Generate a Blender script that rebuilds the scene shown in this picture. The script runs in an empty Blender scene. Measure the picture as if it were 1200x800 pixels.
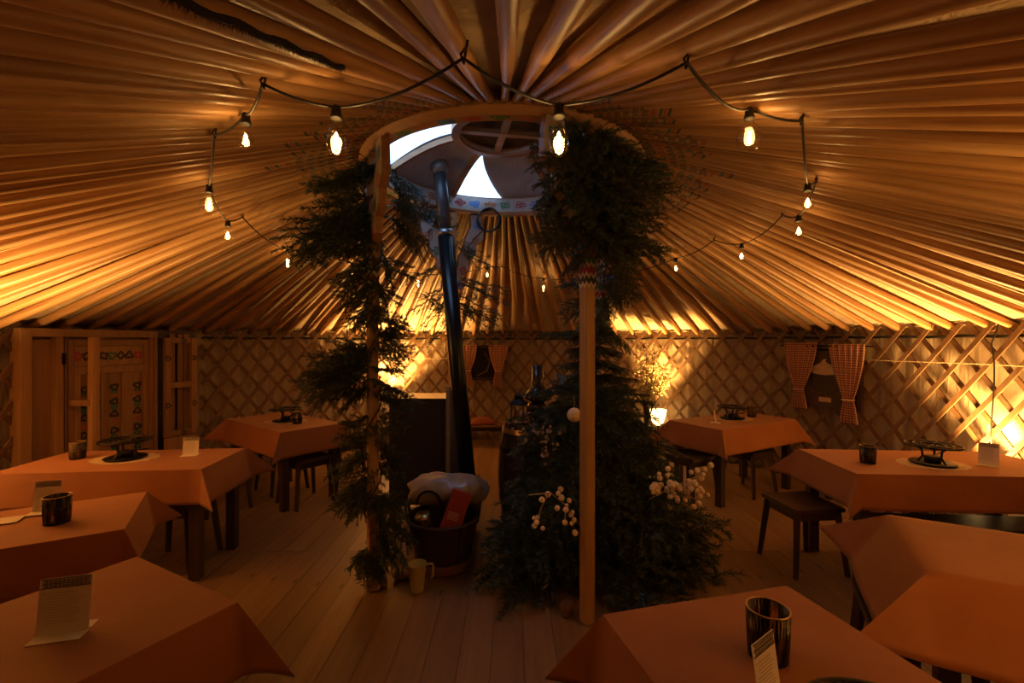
import bpy, math, random
from mathutils import Vector, Matrix
random.seed(7)
PI = math.pi
sc = bpy.context.scene
col = sc.collection

# ------------------------------------------------------------------ camera, world, exposure
F = 533.3; EYE = 1.6                      # focal length in pixels of the 1200 wide frame, eye height
cam_d = bpy.data.cameras.new('camera'); cam_d.sensor_width = 36; cam_d.lens = 16; cam_d.clip_start = 0.02
cam = bpy.data.objects.new('camera', cam_d); col.objects.link(cam)
cam.location = (0, 0, EYE); cam.rotation_euler = (PI/2, 0, 0)
sc.camera = cam

w = bpy.data.worlds.new('overcast_sky'); sc.world = w; w.use_nodes = True
bg = w.node_tree.nodes['Background']
bg.inputs[0].default_value = (0.36, 0.60, 1.0, 1); bg.inputs[1].default_value = 3.3
sc.view_settings.view_transform = 'Standard'; sc.view_settings.look = 'None'
sc.view_settings.gamma = 1; sc.view_settings.use_curve_mapping = False
sc.view_settings.exposure = 0.06
sc.cycles.use_denoising = True
sc.cycles.use_light_tree = True
sc.cycles.max_bounces = 8; sc.cycles.diffuse_bounces = 4; sc.cycles.transparent_max_bounces = 12
sc.cycles.sample_clamp_indirect = 3.0
sc.cycles.caustics_reflective = False; sc.cycles.caustics_refractive = False

WARM = (1.0, 0.50, 0.13); BULB = (1.0, 0.52, 0.15)
UP_POWER = 110.0; BULB_POWER = 1.5

# ------------------------------------------------------------------ yurt dimensions
CX, CY = -0.065, 3.435
R = 4.0; WT = 1.72; RR = 1.0; RZ = 2.90
def roof_z(r): return WT + (R - r)*(RZ - WT)/(R - RR)
def pol(az, r, z=0.0):
    a = math.radians(az); return Vector((CX + r*math.cos(a), CY + r*math.sin(a), z))
def plane_pt(px, py, z):
    Y = F*(EYE - z)/(py - 400.0); return Vector(((px - 600)/F*Y, Y, z))
def at_y(px, py, Y): return Vector(((px - 600)/F*Y, Y, EYE + (400 - py)/F*Y))
def roof_pt(px, py, d=0.05):
    dx, dz = (px - 600)/F, (400 - py)/F
    lo = 0.2
    t = lo
    while t < 9:
        r = math.hypot(dx*t - CX, t - CY)
        if EYE + dz*t > roof_z(r) - d and r > 0.9: break
        t += 0.005
    return Vector((dx*t, t, EYE + dz*t))
def wall_az(px, r=R):
    k = (px - 600)/F
    a = k*k + 1; b = -2*(k*CX + CY); c = CX*CX + CY*CY - r*r
    Y = (-b + math.sqrt(b*b - 4*a*c))/(2*a)
    return math.degrees(math.atan2(Y - CY, k*Y - CX)), Y

# ------------------------------------------------------------------ helpers
class MB:
    def __init__(s): s.v = []; s.f = []; s.uv = None
    def add(s, vs, fs):
        o = len(s.v); s.v.extend([tuple(p) for p in vs]); s.f.extend([tuple(i + o for i in f) for f in fs]); return s
    def box(s, c, d, m=None):
        x, y, z = d[0]/2, d[1]/2, d[2]/2
        vs = [Vector((i*x, j*y, k*z)) for i in (-1, 1) for j in (-1, 1) for k in (-1, 1)]
        if m is not None: vs = [m @ p for p in vs]
        c = Vector(c)
        return s.add([p + c for p in vs], [(0, 1, 3, 2), (4, 6, 7, 5), (0, 4, 5, 1), (2, 3, 7, 6), (0, 2, 6, 4), (1, 5, 7, 3)])
    def bar(s, a, b, wx, wy=None, taper=1.0):
        a, b = Vector(a), Vector(b); wy = wy or wx
        d = (b - a).normalized(); q = d.to_track_quat('Z', 'Y')
        vs = []
        for p, k in ((a, 1.0), (b, taper)):
            for i, j in ((-1, -1), (1, -1), (1, 1), (-1, 1)):
                vs.append(p + q @ Vector((i*wx/2*k, j*wy/2*k, 0)))
        return s.add(vs, [(3, 2, 1, 0), (4, 5, 6, 7), (0, 1, 5, 4), (1, 2, 6, 5), (2, 3, 7, 6), (3, 0, 4, 7)])
    def tube(s, pts, r, n=8, cap=True, flat=1.0):
        pts = [Vector(p) for p in pts]; m = len(pts)
        rs = r if isinstance(r, (list, tuple)) else [r]*m
        vs = []; up = None
        for i, p in enumerate(pts):
            t = (pts[min(i+1, m-1)] - pts[max(i-1, 0)])
            t = t.normalized() if t.length > 1e-9 else Vector((0, 0, 1))
            if up is None: up = t.orthogonal().normalized()
            up = (up - t*up.dot(t))
            up = up.normalized() if up.length > 1e-6 else t.orthogonal().normalized()
            sd = t.cross(up)
            for k in range(n):
                a = 2*PI*k/n
                vs.append(p + (up*math.cos(a) + sd*math.sin(a)*flat)*rs[i])
        fs = [(i*n + k, i*n + (k+1) % n, (i+1)*n + (k+1) % n, (i+1)*n + k) for i in range(m-1) for k in range(n)]
        if cap: fs += [tuple(range(n-1, -1, -1)), tuple((m-1)*n + k for k in range(n))]
        return s.add(vs, fs)
    def lathe(s, prof, n=24, c=(0, 0, 0), cap=False, rf=None):
        c = Vector(c); vs = []
        for r, z in prof:
            for k in range(n):
                rr = r*(rf(k/n, z) if rf else 1)
                vs.append(c + Vector((rr*math.cos(2*PI*k/n), rr*math.sin(2*PI*k/n), z)))
        m = len(prof)
        fs = [(i*n + k, i*n + (k+1) % n, (i+1)*n + (k+1) % n, (i+1)*n + k) for i in range(m-1) for k in range(n)]
        if cap: fs += [tuple(range(n-1, -1, -1)), tuple((m-1)*n + k for k in range(n))]
        return s.add(vs, fs)
    def ball(s, c, r, n=10, m=6, sz=1.0):
        return s.lathe([(max(r*math.sin(PI*i/m), 1e-4), -r*math.cos(PI*i/m)*sz) for i in range(m+1)], n, c)
    def prism(s, poly, d, m=None, y=0.0):
        # polygon in x,z, thickness along y (front at y-d)
        n = len(poly)
        vs = [Vector((x, y - d, z)) for x, z in poly] + [Vector((x, y, z)) for x, z in poly]
        if m is not None: vs = [m @ p for p in vs]
        fs = [tuple(range(n)), tuple(range(2*n - 1, n - 1, -1))] + [(i, i + n, (i+1) % n + n, (i+1) % n) for i in range(n)]
        return s.add(vs, fs)
    def ribbon(s, pts, wd, fn, closed=True):
        # flat ribbon along 2D points, mapped to space by fn(x,z)
        n = len(pts); vs = []
        for i in range(n):
            p = Vector(pts[i]); a = Vector(pts[i-1] if (closed or i) else pts[0]); b = Vector(pts[(i+1) % n] if (closed or i < n-1) else pts[i])
            t = (b - a); t = t.normalized() if t.length > 1e-9 else Vector((1, 0)); q = Vector((-t.y, t.x))
            vs += [fn(*(p + q*wd/2)), fn(*(p - q*wd/2))]
        fs = [(2*i, 2*i+1, (2*i+3) % (2*n), (2*i+2) % (2*n)) for i in range(n if closed else n-1)]
        return s.add(vs, fs)
    def grid(s, nu, nv, fn, uvfn=None):
        vs = [fn(i/nu, j/nv) for j in range(nv+1) for i in range(nu+1)]
        fs = [(j*(nu+1)+i, j*(nu+1)+i+1, (j+1)*(nu+1)+i+1, (j+1)*(nu+1)+i) for j in range(nv) for i in range(nu)]
        s.add(vs, fs)
        if uvfn: s.uv = [uvfn(i/nu, j/nv) for j in range(nv+1) for i in range(nu+1)]
        return s
    def mesh(s, name, mat, smooth=False):
        me = bpy.data.meshes.new(name); me.from_pydata(s.v, [], s.f); me.materials.append(mat)
        if s.uv:
            ul = me.uv_layers.new(name='UVMap')
            for l in me.loops: ul.data[l.index].uv = s.uv[l.vertex_index]
        if smooth: me.shade_smooth()
        me.update(); return me
    def build(s, name, mat, parent=None, loc=(0, 0, 0), rz=0.0, smooth=False, auto=False):
        me = s.mesh(name, mat, smooth or auto)
        if auto:
            try: me.set_sharp_from_angle(angle=math.radians(35))
            except Exception: pass
        return link(name, me, parent, loc, rz)
def link(name, me, parent=None, loc=(0, 0, 0), rz=0.0):
    o = bpy.data.objects.new(name, me); col.objects.link(o)
    o.location = loc; o.rotation_euler = (0, 0, rz)
    if parent is not None: o.parent = parent
    return o
def tag(o, label=None, cat=None, group=None, kind=None):
    if label: o['label'] = label
    if cat: o['category'] = cat
    if group: o['group'] = group
    if kind: o['kind'] = kind
    return o
def empty(name, loc=(0, 0, 0), rz=0.0, label=None, cat=None, group=None, kind=None):
    o = bpy.data.objects.new(name, None); o.empty_display_size = 0.1; col.objects.link(o)
    o.location = loc; o.rotation_euler = (0, 0, rz); return tag(o, label, cat, group, kind)
def copy_tree(o, parent=None):
    c = o.copy(); col.objects.link(c); c.parent = parent
    for ch in list(o.children): copy_tree(ch, c)
    return c
def solid(o, t, off=0):
    m = o.modifiers.new('thickness', 'SOLIDIFY'); m.thickness = t; m.offset = off
def bevel(o, wd, seg=2):
    m = o.modifiers.new('bevel', 'BEVEL'); m.width = wd; m.segments = seg; m.limit_method = 'ANGLE'

# ------------------------------------------------------------------ materials
def base_mat(name, rough=0.7):
    m = bpy.data.materials.new(name); m.use_nodes = True
    nt = m.node_tree; b = nt.nodes['Principled BSDF']; b.inputs['Roughness'].default_value = rough
    return m, nt, b
def c4(c): return (c[0], c[1], c[2], 1)
def ramp(nt, stops, interp='LINEAR'):
    n = nt.nodes.new('ShaderNodeValToRGB'); n.color_ramp.interpolation = interp
    e = n.color_ramp.elements
    while len(e) < len(stops): e.new(0.5)
    for i, (p, c) in enumerate(stops): e[i].position = p; e[i].color = c4(c)
    return n
def coords(nt, kind='Object', scale=(1, 1, 1)):
    t = nt.nodes.new('ShaderNodeTexCoord'); mp = nt.nodes.new('ShaderNodeMapping'); mp.inputs['Scale'].default_value = scale
    nt.links.new(t.outputs[kind], mp.inputs['Vector']); return mp.outputs[0]
def noise(nt, vec, scale, detail=4, rough=0.55, dist=0.0):
    n = nt.nodes.new('ShaderNodeTexNoise'); n.inputs['Scale'].default_value = scale
    n.inputs['Detail'].default_value = detail; n.inputs['Roughness'].default_value = rough
    if 'Distortion' in n.inputs: n.inputs['Distortion'].default_value = dist
    nt.links.new(vec, n.inputs['Vector']); return n.outputs[0]
def bump(nt, b, h, strength=0.3, dist=0.01):
    n = nt.nodes.new('ShaderNodeBump'); n.inputs['Strength'].default_value = strength; n.inputs['Distance'].default_value = dist
    nt.links.new(h, n.inputs['Height']); nt.links.new(n.outputs[0], b.inputs['Normal'])
def mth(nt, op, a, bb=None, cc=None):
    n = nt.nodes.new('ShaderNodeMath'); n.operation = op
    for i, x in enumerate((a, bb, cc)):
        if x is None: continue
        if isinstance(x, (int, float)): n.inputs[i].default_value = x
        else: nt.links.new(x, n.inputs[i])
    return n.outputs[0]
def mixc(nt, fac, a, b):
    n = nt.nodes.new('ShaderNodeMix'); n.data_type = 'RGBA'
    for i, x in ((0, fac), (6, a), (7, b)):
        if isinstance(x, (int, float)): n.inputs[i].default_value = x
        elif isinstance(x, tuple): n.inputs[i].default_value = c4(x)
        else: nt.links.new(x, n.inputs[i])
    return n.outputs[2]
def plain(name, c, rough=0.7, var=0.25, scale=8, bmp=0.0, metal=0.0, spec=0.5, bscale=60):
    m, nt, b = base_mat(name, rough)
    v = coords(nt); n = noise(nt, v, scale)
    r = ramp(nt, [(0.25, tuple(x*(1-var) for x in c)), (0.75, tuple(min(1, x*(1+var)) for x in c))])
    nt.links.new(n, r.inputs[0]); nt.links.new(r.outputs[0], b.inputs['Base Color'])
    b.inputs['Metallic'].default_value = metal; b.inputs['Specular IOR Level'].default_value = spec
    if bmp: bump(nt, b, noise(nt, v, bscale, 3), bmp, 0.005)
    return m
def wood(name, c1, c2, axis='X', rough=0.6, bmp=0.25, scale=1.0, knots=False, rnd=True, wavy=0.6):
    m, nt, b = base_mat(name, rough)
    s = {'X': (0.9, 14, 14), 'Y': (14, 0.9, 14), 'Z': (14, 14, 0.9)}[axis]
    v = coords(nt, 'Object', tuple(x*scale for x in s))
    if rnd:
        oi = nt.nodes.new('ShaderNodeObjectInfo')
        ad = nt.nodes.new('ShaderNodeVectorMath'); ad.operation = 'ADD'
        cmb = nt.nodes.new('ShaderNodeCombineXYZ')
        k = mth(nt, 'MULTIPLY', oi.outputs['Random'], 37.0)
        for i in range(3): nt.links.new(k, cmb.inputs[i])
        nt.links.new(v, ad.inputs[0]); nt.links.new(cmb.outputs[0], ad.inputs[1]); v = ad.outputs[0]
    n = noise(nt, v, 1.6, 6, 0.6, wavy)
    r = ramp(nt, [(0.3, c2), (0.5, tuple((a+bb)/2 for a, bb in zip(c1, c2))), (0.72, c1)])
    nt.links.new(n, r.inputs[0]); colr = r.outputs[0]
    if rnd:
        oi2 = nt.nodes.new('ShaderNodeObjectInfo')
        colr = mixc(nt, mth(nt, 'MULTIPLY', oi2.outputs['Random'], 0.45), colr, tuple(x*0.62 for x in c2))
    if knots:
        v2 = coords(nt, 'Object', {'X': (1.6, 6, 6), 'Y': (6, 1.6, 6), 'Z': (6, 6, 1.6)}[axis])
        vo = nt.nodes.new('ShaderNodeTexVoronoi'); vo.inputs['Scale'].default_value = 1.0
        nt.links.new(v2, vo.inputs['Vector'])
        kr = ramp(nt, [(0.03, (1, 1, 1)), (0.075, (0, 0, 0))]); nt.links.new(vo.outputs['Distance'], kr.inputs[0])
        colr = mixc(nt, kr.outputs[0], colr, tuple(x*0.25 for x in c2))
    nt.links.new(colr, b.inputs['Base Color'])
    bump(nt, b, n, bmp, 0.004)
    return m
def canvas(name, c, wrinkle=(1, 1, 1), strength=0.5, translucent=0.0, wscale=6.0):
    m, nt, b = base_mat(name, 0.9)
    v = coords(nt, 'Object', wrinkle); n = noise(nt, v, wscale, 6, 0.6, 1.2)
    r = ramp(nt, [(0.3, tuple(x*0.82 for x in c)), (0.7, c)])
    nt.links.new(n, r.inputs[0]); nt.links.new(r.outputs[0], b.inputs['Base Color'])
    bump(nt, b, n, strength, 0.03); b.inputs['Specular IOR Level'].default_value = 0.15
    if translucent:
        tr = nt.nodes.new('ShaderNodeBsdfTranslucent'); nt.links.new(r.outputs[0], tr.inputs[0])
        mx = nt.nodes.new('ShaderNodeMixShader'); mx.inputs[0].default_value = translucent
        nt.links.new(b.outputs[0], mx.inputs[1]); nt.links.new(tr.outputs[0], mx.inputs[2])
        nt.links.new(mx.outputs[0], nt.nodes['Material Output'].inputs[0])
    return m
def glow(name, c, s):
    m = bpy.data.materials.new(name); m.use_nodes = True; nt = m.node_tree; nt.nodes.clear()
    e = nt.nodes.new('ShaderNodeEmission'); e.inputs[0].default_value = c4(c); e.inputs[1].default_value = s
    v = coords(nt); n = noise(nt, v, 3, 1)
    st = mth(nt, 'MULTIPLY_ADD', n, s*0.2, s*0.9); nt.links.new(st, e.inputs[1])
    o = nt.nodes.new('ShaderNodeOutputMaterial'); nt.links.new(e.outputs[0], o.inputs[0]); return m
def clear_glass(name, tint=(1, 0.97, 0.9), gloss=0.12):
    m = bpy.data.materials.new(name); m.use_nodes = True; nt = m.node_tree; nt.nodes.clear()
    t = nt.nodes.new('ShaderNodeBsdfTransparent'); t.inputs[0].default_value = c4(tint)
    g = nt.nodes.new('ShaderNodeBsdfGlossy'); g.inputs['Roughness'].default_value = 0.04
    lw = nt.nodes.new('ShaderNodeLayerWeight'); lw.inputs[0].default_value = 0.25
    f = mth(nt, 'MULTIPLY_ADD', lw.outputs[1], 0.5, gloss*0.3)
    mx = nt.nodes.new('ShaderNodeMixShader'); nt.links.new(f, mx.inputs[0])
    nt.links.new(t.outputs[0], mx.inputs[1]); nt.links.new(g.outputs[0], mx.inputs[2])
    o = nt.nodes.new('ShaderNodeOutputMaterial'); nt.links.new(mx.outputs[0], o.inputs[0]); return m

M = {}
M['canvas_wall'] = canvas('canvas_wall', (0.56, 0.44, 0.30), (1, 1, 0.16), 0.9, wscale=11)
M['canvas_roof'] = canvas('canvas_roof', (0.64, 0.50, 0.34), (1, 1, 1), 0.9, wscale=6)
M['canvas_crown'] = canvas('canvas_crown', (0.50, 0.47, 0.48), (1, 1, 1), 0.6, 0.06, wscale=4)
M['felt'] = plain('brown_felt', (0.12, 0.075, 0.05), 0.95, 0.3, 8, 0.3)
M['slat'] = wood('slat_wood', (0.22, 0.12, 0.05), (0.12, 0.06, 0.024), 'Z', 0.65)
M['floor'] = wood('floor_wood', (0.29, 0.175, 0.078), (0.185, 0.10, 0.042), 'Y', 0.42, 0.2, 0.8, knots=True)
M['post'] = wood('post_wood', (0.56, 0.34, 0.15), (0.36, 0.19, 0.075), 'Z', 0.5)
M['ring'] = wood('ring_wood', (0.42, 0.22, 0.10), (0.27, 0.12, 0.05), 'X', 0.5, rnd=False)
M['door'] = wood('door_wood', (0.46, 0.27, 0.12), (0.29, 0.15, 0.06), 'Z', 0.55)
M['dark_wood'] = wood('dark_wood', (0.085, 0.045, 0.022), (0.035, 0.018, 0.009), 'X', 0.38)
M['dark_leg'] = wood('dark_leg_wood', (0.075, 0.04, 0.02), (0.035, 0.018, 0.009), 'Z', 0.42)
M['bark'] = plain('bark', (0.09, 0.055, 0.03), 0.9, 0.4, 20, 0.6)
M['needle'] = plain('fir_needle', (0.060, 0.085, 0.055), 0.36, 0.45, 6)
M['needle_dry'] = plain('fir_needle_olive', (0.080, 0.080, 0.040), 0.5, 0.4, 6)
M['dry_leaf'] = plain('dry_leaf', (0.58, 0.50, 0.26), 0.7, 0.4, 9)
def translucent(m, k):
    nt = m.node_tree; b = nt.nodes['Principled BSDF']; src = b.inputs['Base Color'].links[0].from_socket
    tr = nt.nodes.new('ShaderNodeBsdfTranslucent'); nt.links.new(src, tr.inputs[0])
    mx = nt.nodes.new('ShaderNodeMixShader'); mx.inputs[0].default_value = k
    nt.links.new(b.outputs[0], mx.inputs[1]); nt.links.new(tr.outputs[0], mx.inputs[2]); nt.links.new(mx.outputs[0], nt.nodes['Material Output'].inputs[0])
translucent(M['dry_leaf'], 0.5)
M['black_metal'] = plain('black_metal', (0.012, 0.011, 0.011), 0.38, 0.2, 9, metal=0.6)
M['stove'] = plain('stove_steel', (0.020, 0.017, 0.016), 0.5, 0.2, 5, metal=0.3)
M['pipe'] = plain('pipe_enamel', (0.016, 0.018, 0.022), 0.28, 0.3, 4, metal=0.5)
M['pipe_top'] = plain('pipe_steel', (0.05, 0.055, 0.065), 0.38, 0.3, 6, metal=0.2)
M['grey_metal'] = plain('grey_metal', (0.16, 0.15, 0.15), 0.45, 0.15, 5, metal=0.3)
M['steel'] = plain('galvanised_steel', (0.35, 0.36, 0.38), 0.35, 0.2, 6, metal=0.9)
M['rubber'] = plain('black_rubber', (0.010, 0.009, 0.008), 0.55, 0.1, 9)
M['paper'] = plain('paper', (0.78, 0.70, 0.58), 0.8, 0.06, 6)
M['doily'] = plain('lace_paper', (0.56, 0.42, 0.28), 0.85, 0.2, 40)
M['ink'] = plain('ink', (0.03, 0.022, 0.018), 0.8, 0.3, 60)
M['faint_ink'] = plain('faint_ink', (0.52, 0.45, 0.36), 0.8, 0.2, 60)
M['cream'] = plain('cream_print', (0.60, 0.44, 0.28), 0.8, 0.2, 12)
M['mug'] = plain('brown_print', (0.035, 0.018, 0.012), 0.5, 0.3, 8)
M['poster'] = plain('poster_print', (0.075, 0.04, 0.02), 0.6, 0.4, 5)
M['glass'] = clear_glass('bulb_glass')
M['filament'] = glow('filament', (1.0, 0.66, 0.26), 30)
M['lamp_shade'] = glow('lamp_shade_lit', (1.0, 0.55, 0.18), 9)
M['berry'] = plain('white_berry', (0.80, 0.63, 0.42), 0.5, 0.08, 20)
M['bauble'] = plain('cream_bauble', (0.80, 0.62, 0.42), 0.6, 0.12, 40, 0.4)
M['frost'] = plain('frosted_flower', (0.30, 0.25, 0.22), 0.8, 0.4, 30)
M['pink'] = plain('mauve_flower', (0.34, 0.20, 0.24), 0.8, 0.3, 30)
M['blue_orn'] = plain('blue_ornament', (0.06, 0.16, 0.38), 0.5, 0.3, 20)
M['jug'] = plain('yellow_plastic', (0.46, 0.40, 0.12), 0.4, 0.08, 5)
M['bag'] = plain('translucent_sack', (0.27, 0.225, 0.20), 0.3, 0.4, 9, 1.0, bscale=18)
M['red_pack'] = plain('red_carton', (0.30, 0.035, 0.025), 0.5, 0.15, 8)
M['tin'] = plain('gold_tin', (0.50, 0.36, 0.14), 0.25, 0.2, 8, metal=0.8)
M['tub'] = wood('tub_wood', (0.060, 0.030, 0.018), (0.028, 0.014, 0.009), 'Z', 0.6)
M['tub_hoop'] = wood('tub_hoop_wood', (0.24, 0.12, 0.05), (0.13, 0.06, 0.03), 'X', 0.6)
M['barrel'] = wood('barrel_wood', (0.050, 0.026, 0.014), (0.022, 0.012, 0.007), 'Z', 0.45)
M['brass'] = plain('brass', (0.50, 0.34, 0.12), 0.35, 0.2, 6, metal=0.9)
M['lamp_dark'] = plain('dark_lamp_glaze', (0.045, 0.022, 0.014), 0.22, 0.3, 5)
M['horsehair'] = plain('horsehair', (0.014, 0.009, 0.006), 0.9, 0.3, 30)
M['rope'] = plain('light_rope', (0.50, 0.38, 0.22), 0.9, 0.2, 60)
M['pcream'] = plain('paint_cream', (0.42, 0.37, 0.33), 0.6, 0.2, 14)
M['pblue'] = plain('paint_blue', (0.03, 0.22, 0.62), 0.5, 0.15, 14)
M['pred'] = plain('paint_red', (0.42, 0.03, 0.035), 0.5, 0.15, 14)
M['pgreen'] = plain('paint_green', (0.03, 0.17, 0.06), 0.5, 0.15, 14)
M['porange'] = plain('paint_orange', (0.45, 0.14, 0.035), 0.5, 0.15, 14)
M['pdark'] = plain('paint_dark', (0.022, 0.022, 0.03), 0.6, 0.2, 14)
M['pwhite'] = plain('paint_white', (0.66, 0.56, 0.44), 0.6, 0.15, 14)
M['pane'] = plain('dark_pane', (0.018, 0.014, 0.012), 0.12, 0.3, 3)
M['cushion'] = plain('rust_fabric', (0.20, 0.05, 0.025), 0.9, 0.2, 30, 0.3)

def cloth_mat():
    m, nt, b = base_mat('terracotta_cloth', 0.62)
    v = coords(nt, 'Object'); n = noise(nt, v, 3.5, 3)
    wv = noise(nt, coords(nt, 'Object', (1, 1, 1)), 220, 1)
    r = ramp(nt, [(0.3, (0.31, 0.108, 0.027)), (0.7, (0.37, 0.133, 0.034))])
    nt.links.new(n, r.inputs[0]); nt.links.new(r.outputs[0], b.inputs['Base Color'])
    hh = mth(nt, 'MULTIPLY_ADD', n, 1.0, mth(nt, 'MULTIPLY', wv, 0.03))
    bump(nt, b, hh, 0.35, 0.02); b.inputs['Specular IOR Level'].default_value = 0.3
    b.inputs['Sheen Weight'].default_value = 0.15
    return m
M['cloth'] = cloth_mat()

def gingham():
    m, nt, b = base_mat('gingham', 0.9)
    t = nt.nodes.new('ShaderNodeTexCoord'); sp = nt.nodes.new('ShaderNodeSeparateXYZ'); nt.links.new(t.outputs['UV'], sp.inputs[0])
    def stripe(o): return mth(nt, 'GREATER_THAN', mth(nt, 'FRACT', mth(nt, 'MULTIPLY', o, 38.0)), 0.52)
    s = mth(nt, 'MULTIPLY', mth(nt, 'ADD', stripe(sp.outputs[0]), stripe(sp.outputs[1])), 0.5)
    r = ramp(nt, [(0.0, (0.60, 0.44, 0.30)), (0.5, (0.38, 0.14, 0.08)), (1.0, (0.18, 0.030, 0.022))])
    nt.links.new(s, r.inputs[0]); nt.links.new(r.outputs[0], b.inputs['Base Color']); return m
M['gingham'] = gingham()

def pole_mat():
    # honey wood; painted motifs on the last half metre by the crown (x = 0 is the crown end)
    m, nt, b = base_mat('roof_pole_wood', 0.45)
    oi = nt.nodes.new('ShaderNodeObjectInfo'); rnd = oi.outputs['Random']
    t = nt.nodes.new('ShaderNodeTexCoord'); sp = nt.nodes.new('ShaderNodeSeparateXYZ'); nt.links.new(t.outputs['Object'], sp.inputs[0])
    x, y = sp.outputs[0], sp.outputs[1]
    v0 = coords(nt, 'Object', (0.8, 12, 12)); ad = nt.nodes.new('ShaderNodeVectorMath'); ad.operation = 'ADD'
    cmb = nt.nodes.new('ShaderNodeCombineXYZ'); k = mth(nt, 'MULTIPLY', rnd, 41.0)
    for i in range(3): nt.links.new(k, cmb.inputs[i])
    nt.links.new(v0, ad.inputs[0]); nt.links.new(cmb.outputs[0], ad.inputs[1])
    n = noise(nt, ad.outputs[0], 1.5, 6, 0.6, 0.6)
    r = ramp(nt, [(0.28, (0.24, 0.11, 0.035)), (0.45, (0.46, 0.245, 0.095)), (0.7, (0.68, 0.43, 0.20))]); nt.links.new(n, r.inputs[0])
    c = mixc(nt, mth(nt, 'MULTIPLY', rnd, 0.75), r.outputs[0], (0.20, 0.085, 0.026))
    cell = mth(nt, 'MULTIPLY', x, 15.0)
    fx = mth(nt, 'SUBTRACT', mth(nt, 'FRACT', cell), 0.5)
    yy = mth(nt, 'MULTIPLY', y, 22.0)
    d = mth(nt, 'SQRT', mth(nt, 'ADD', mth(nt, 'MULTIPLY', fx, fx), mth(nt, 'MULTIPLY', yy, yy)))
    ringm = mth(nt, 'LESS_THAN', mth(nt, 'ABSOLUTE', mth(nt, 'SUBTRACT', d, 0.30)), 0.13)
    ci = mth(nt, 'FRACT', mth(nt, 'MULTIPLY', mth(nt, 'FLOOR', cell), 0.381))
    cr = ramp(nt, [(0.0, (0.02, 0.03, 0.045)), (0.34, (0.02, 0.075, 0.03)), (0.62, (0.28, 0.04, 0.02)), (0.8, (0.015, 0.10, 0.16))], 'CONSTANT')
    nt.links.new(ci, cr.inputs[0])
    lim = mth(nt, 'MULTIPLY_ADD', mth(nt, 'FRACT', mth(nt, 'MULTIPLY', rnd, 7.3)), 0.22, 0.30)
    inz = mth(nt, 'MULTIPLY', mth(nt, 'LESS_THAN', x, lim), mth(nt, 'GREATER_THAN', x, 0.02))
    c = mixc(nt, mth(nt, 'MULTIPLY', mth(nt, 'MULTIPLY', ringm, inz), 0.55), c, cr.outputs[0])
    xs = mth(nt, 'ADD', mth(nt, 'SUBTRACT', x, lim), 0.50)
    zz = mth(nt, 'ADD', xs, mth(nt, 'MULTIPLY', mth(nt, 'ABSOLUTE', y), -1.2))
    has = mth(nt, 'MULTIPLY', mth(nt, 'GREATER_THAN', mth(nt, 'FRACT', mth(nt, 'MULTIPLY', rnd, 13.7)), 0.45), 0.8)
    def band(a, bb): return mth(nt, 'MULTIPLY', has, mth(nt, 'MULTIPLY', mth(nt, 'GREATER_THAN', zz, a), mth(nt, 'LESS_THAN', zz, bb)))
    c = mixc(nt, band(0.515, 0.535), c, (0.015, 0.11, 0.13))
    c = mixc(nt, band(0.545, 0.56), c, (0.34, 0.09, 0.02))
    c = mixc(nt, band(0.57, 0.59), c, (0.02, 0.05, 0.045))
    nt.links.new(c, b.inputs['Base Color']); bump(nt, b, n, 0.5, 0.006)
    return m
M['pole'] = pole_mat()

# ------------------------------------------------------------------ setting: floor
floor = MB().lathe([(0.001, -0.10), (R+0.15, -0.10), (R+0.15, -0.03), (0.001, -0.03)], 64).build('floor', M['dark_wood'], loc=(CX, CY, 0))
tag(floor, kind='structure')
bwid = 0.165
seam = 3.47 - CY
x = -R
while x < R:
    xm = x + bwid/2
    h = math.sqrt(max(R*R - max(abs(x), abs(x + bwid))**2, 0.05))
    for (a, b2) in ((-h, seam), (seam, h)):
        if b2 - a < 0.15: continue
        dz = random.uniform(-0.0015, 0.0015)
        o = MB().box((0, 0, 0), (bwid - 0.0025, b2 - a - 0.003, 0.03)).build('floor_plank', M['floor'], floor, (xm, (a + b2)/2, -0.015 + dz))
    x += bwid
# ------------------------------------------------------------------ setting: round lattice wall
DOOR_A, DOOR_B = 152.8, 176.2
def wall_canvas(a0, a1):
    n = int((a1 - a0)/0.45)
    rnd = random.Random(a0)
    ph = [rnd.uniform(0, 6.28) for _ in range(8)]
    def fn(u, v):
        az = a0 + (a1 - a0)*u; a = math.radians(az)
        k = 0.010*math.sin(a*97 + ph[0] + 0.6*math.sin(a*13 + ph[1])) + 0.007*math.sin(a*171 + ph[2] + 0.8*v)
        k *= min(1, (min(u, 1-u))*40)
        bul = 0.02*math.sin(PI*v)
        return Vector(((R + 0.035 + k + bul)*math.cos(a), (R + 0.035 + k + bul)*math.sin(a), -0.03 + (WT + 0.10)*v))
    return MB().grid(n, 10, fn)
walls = {}
for nm, a0, a1 in (('wall_right', -45, 45), ('wall_back', 45, 140), ('wall_left', 140, 225), ('wall_front', 225, 315)):
    walls[nm] = tag(wall_canvas(a0, a1).build(nm, M['canvas_wall'], loc=(CX, CY, 0), smooth=True), kind='structure')
    solid(walls[nm], 0.012, 1)
def wall_of(az):
    az = (az + 45) % 360 - 45
    return walls['wall_right'] if az < 45 else walls['wall_back'] if az < 140 else walls['wall_left'] if az < 225 else walls['wall_front']
NS = 104
STEP = 360.0/NS
RUN = math.degrees(1.42/R)          # arc covered by one slat from floor to top
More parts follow.
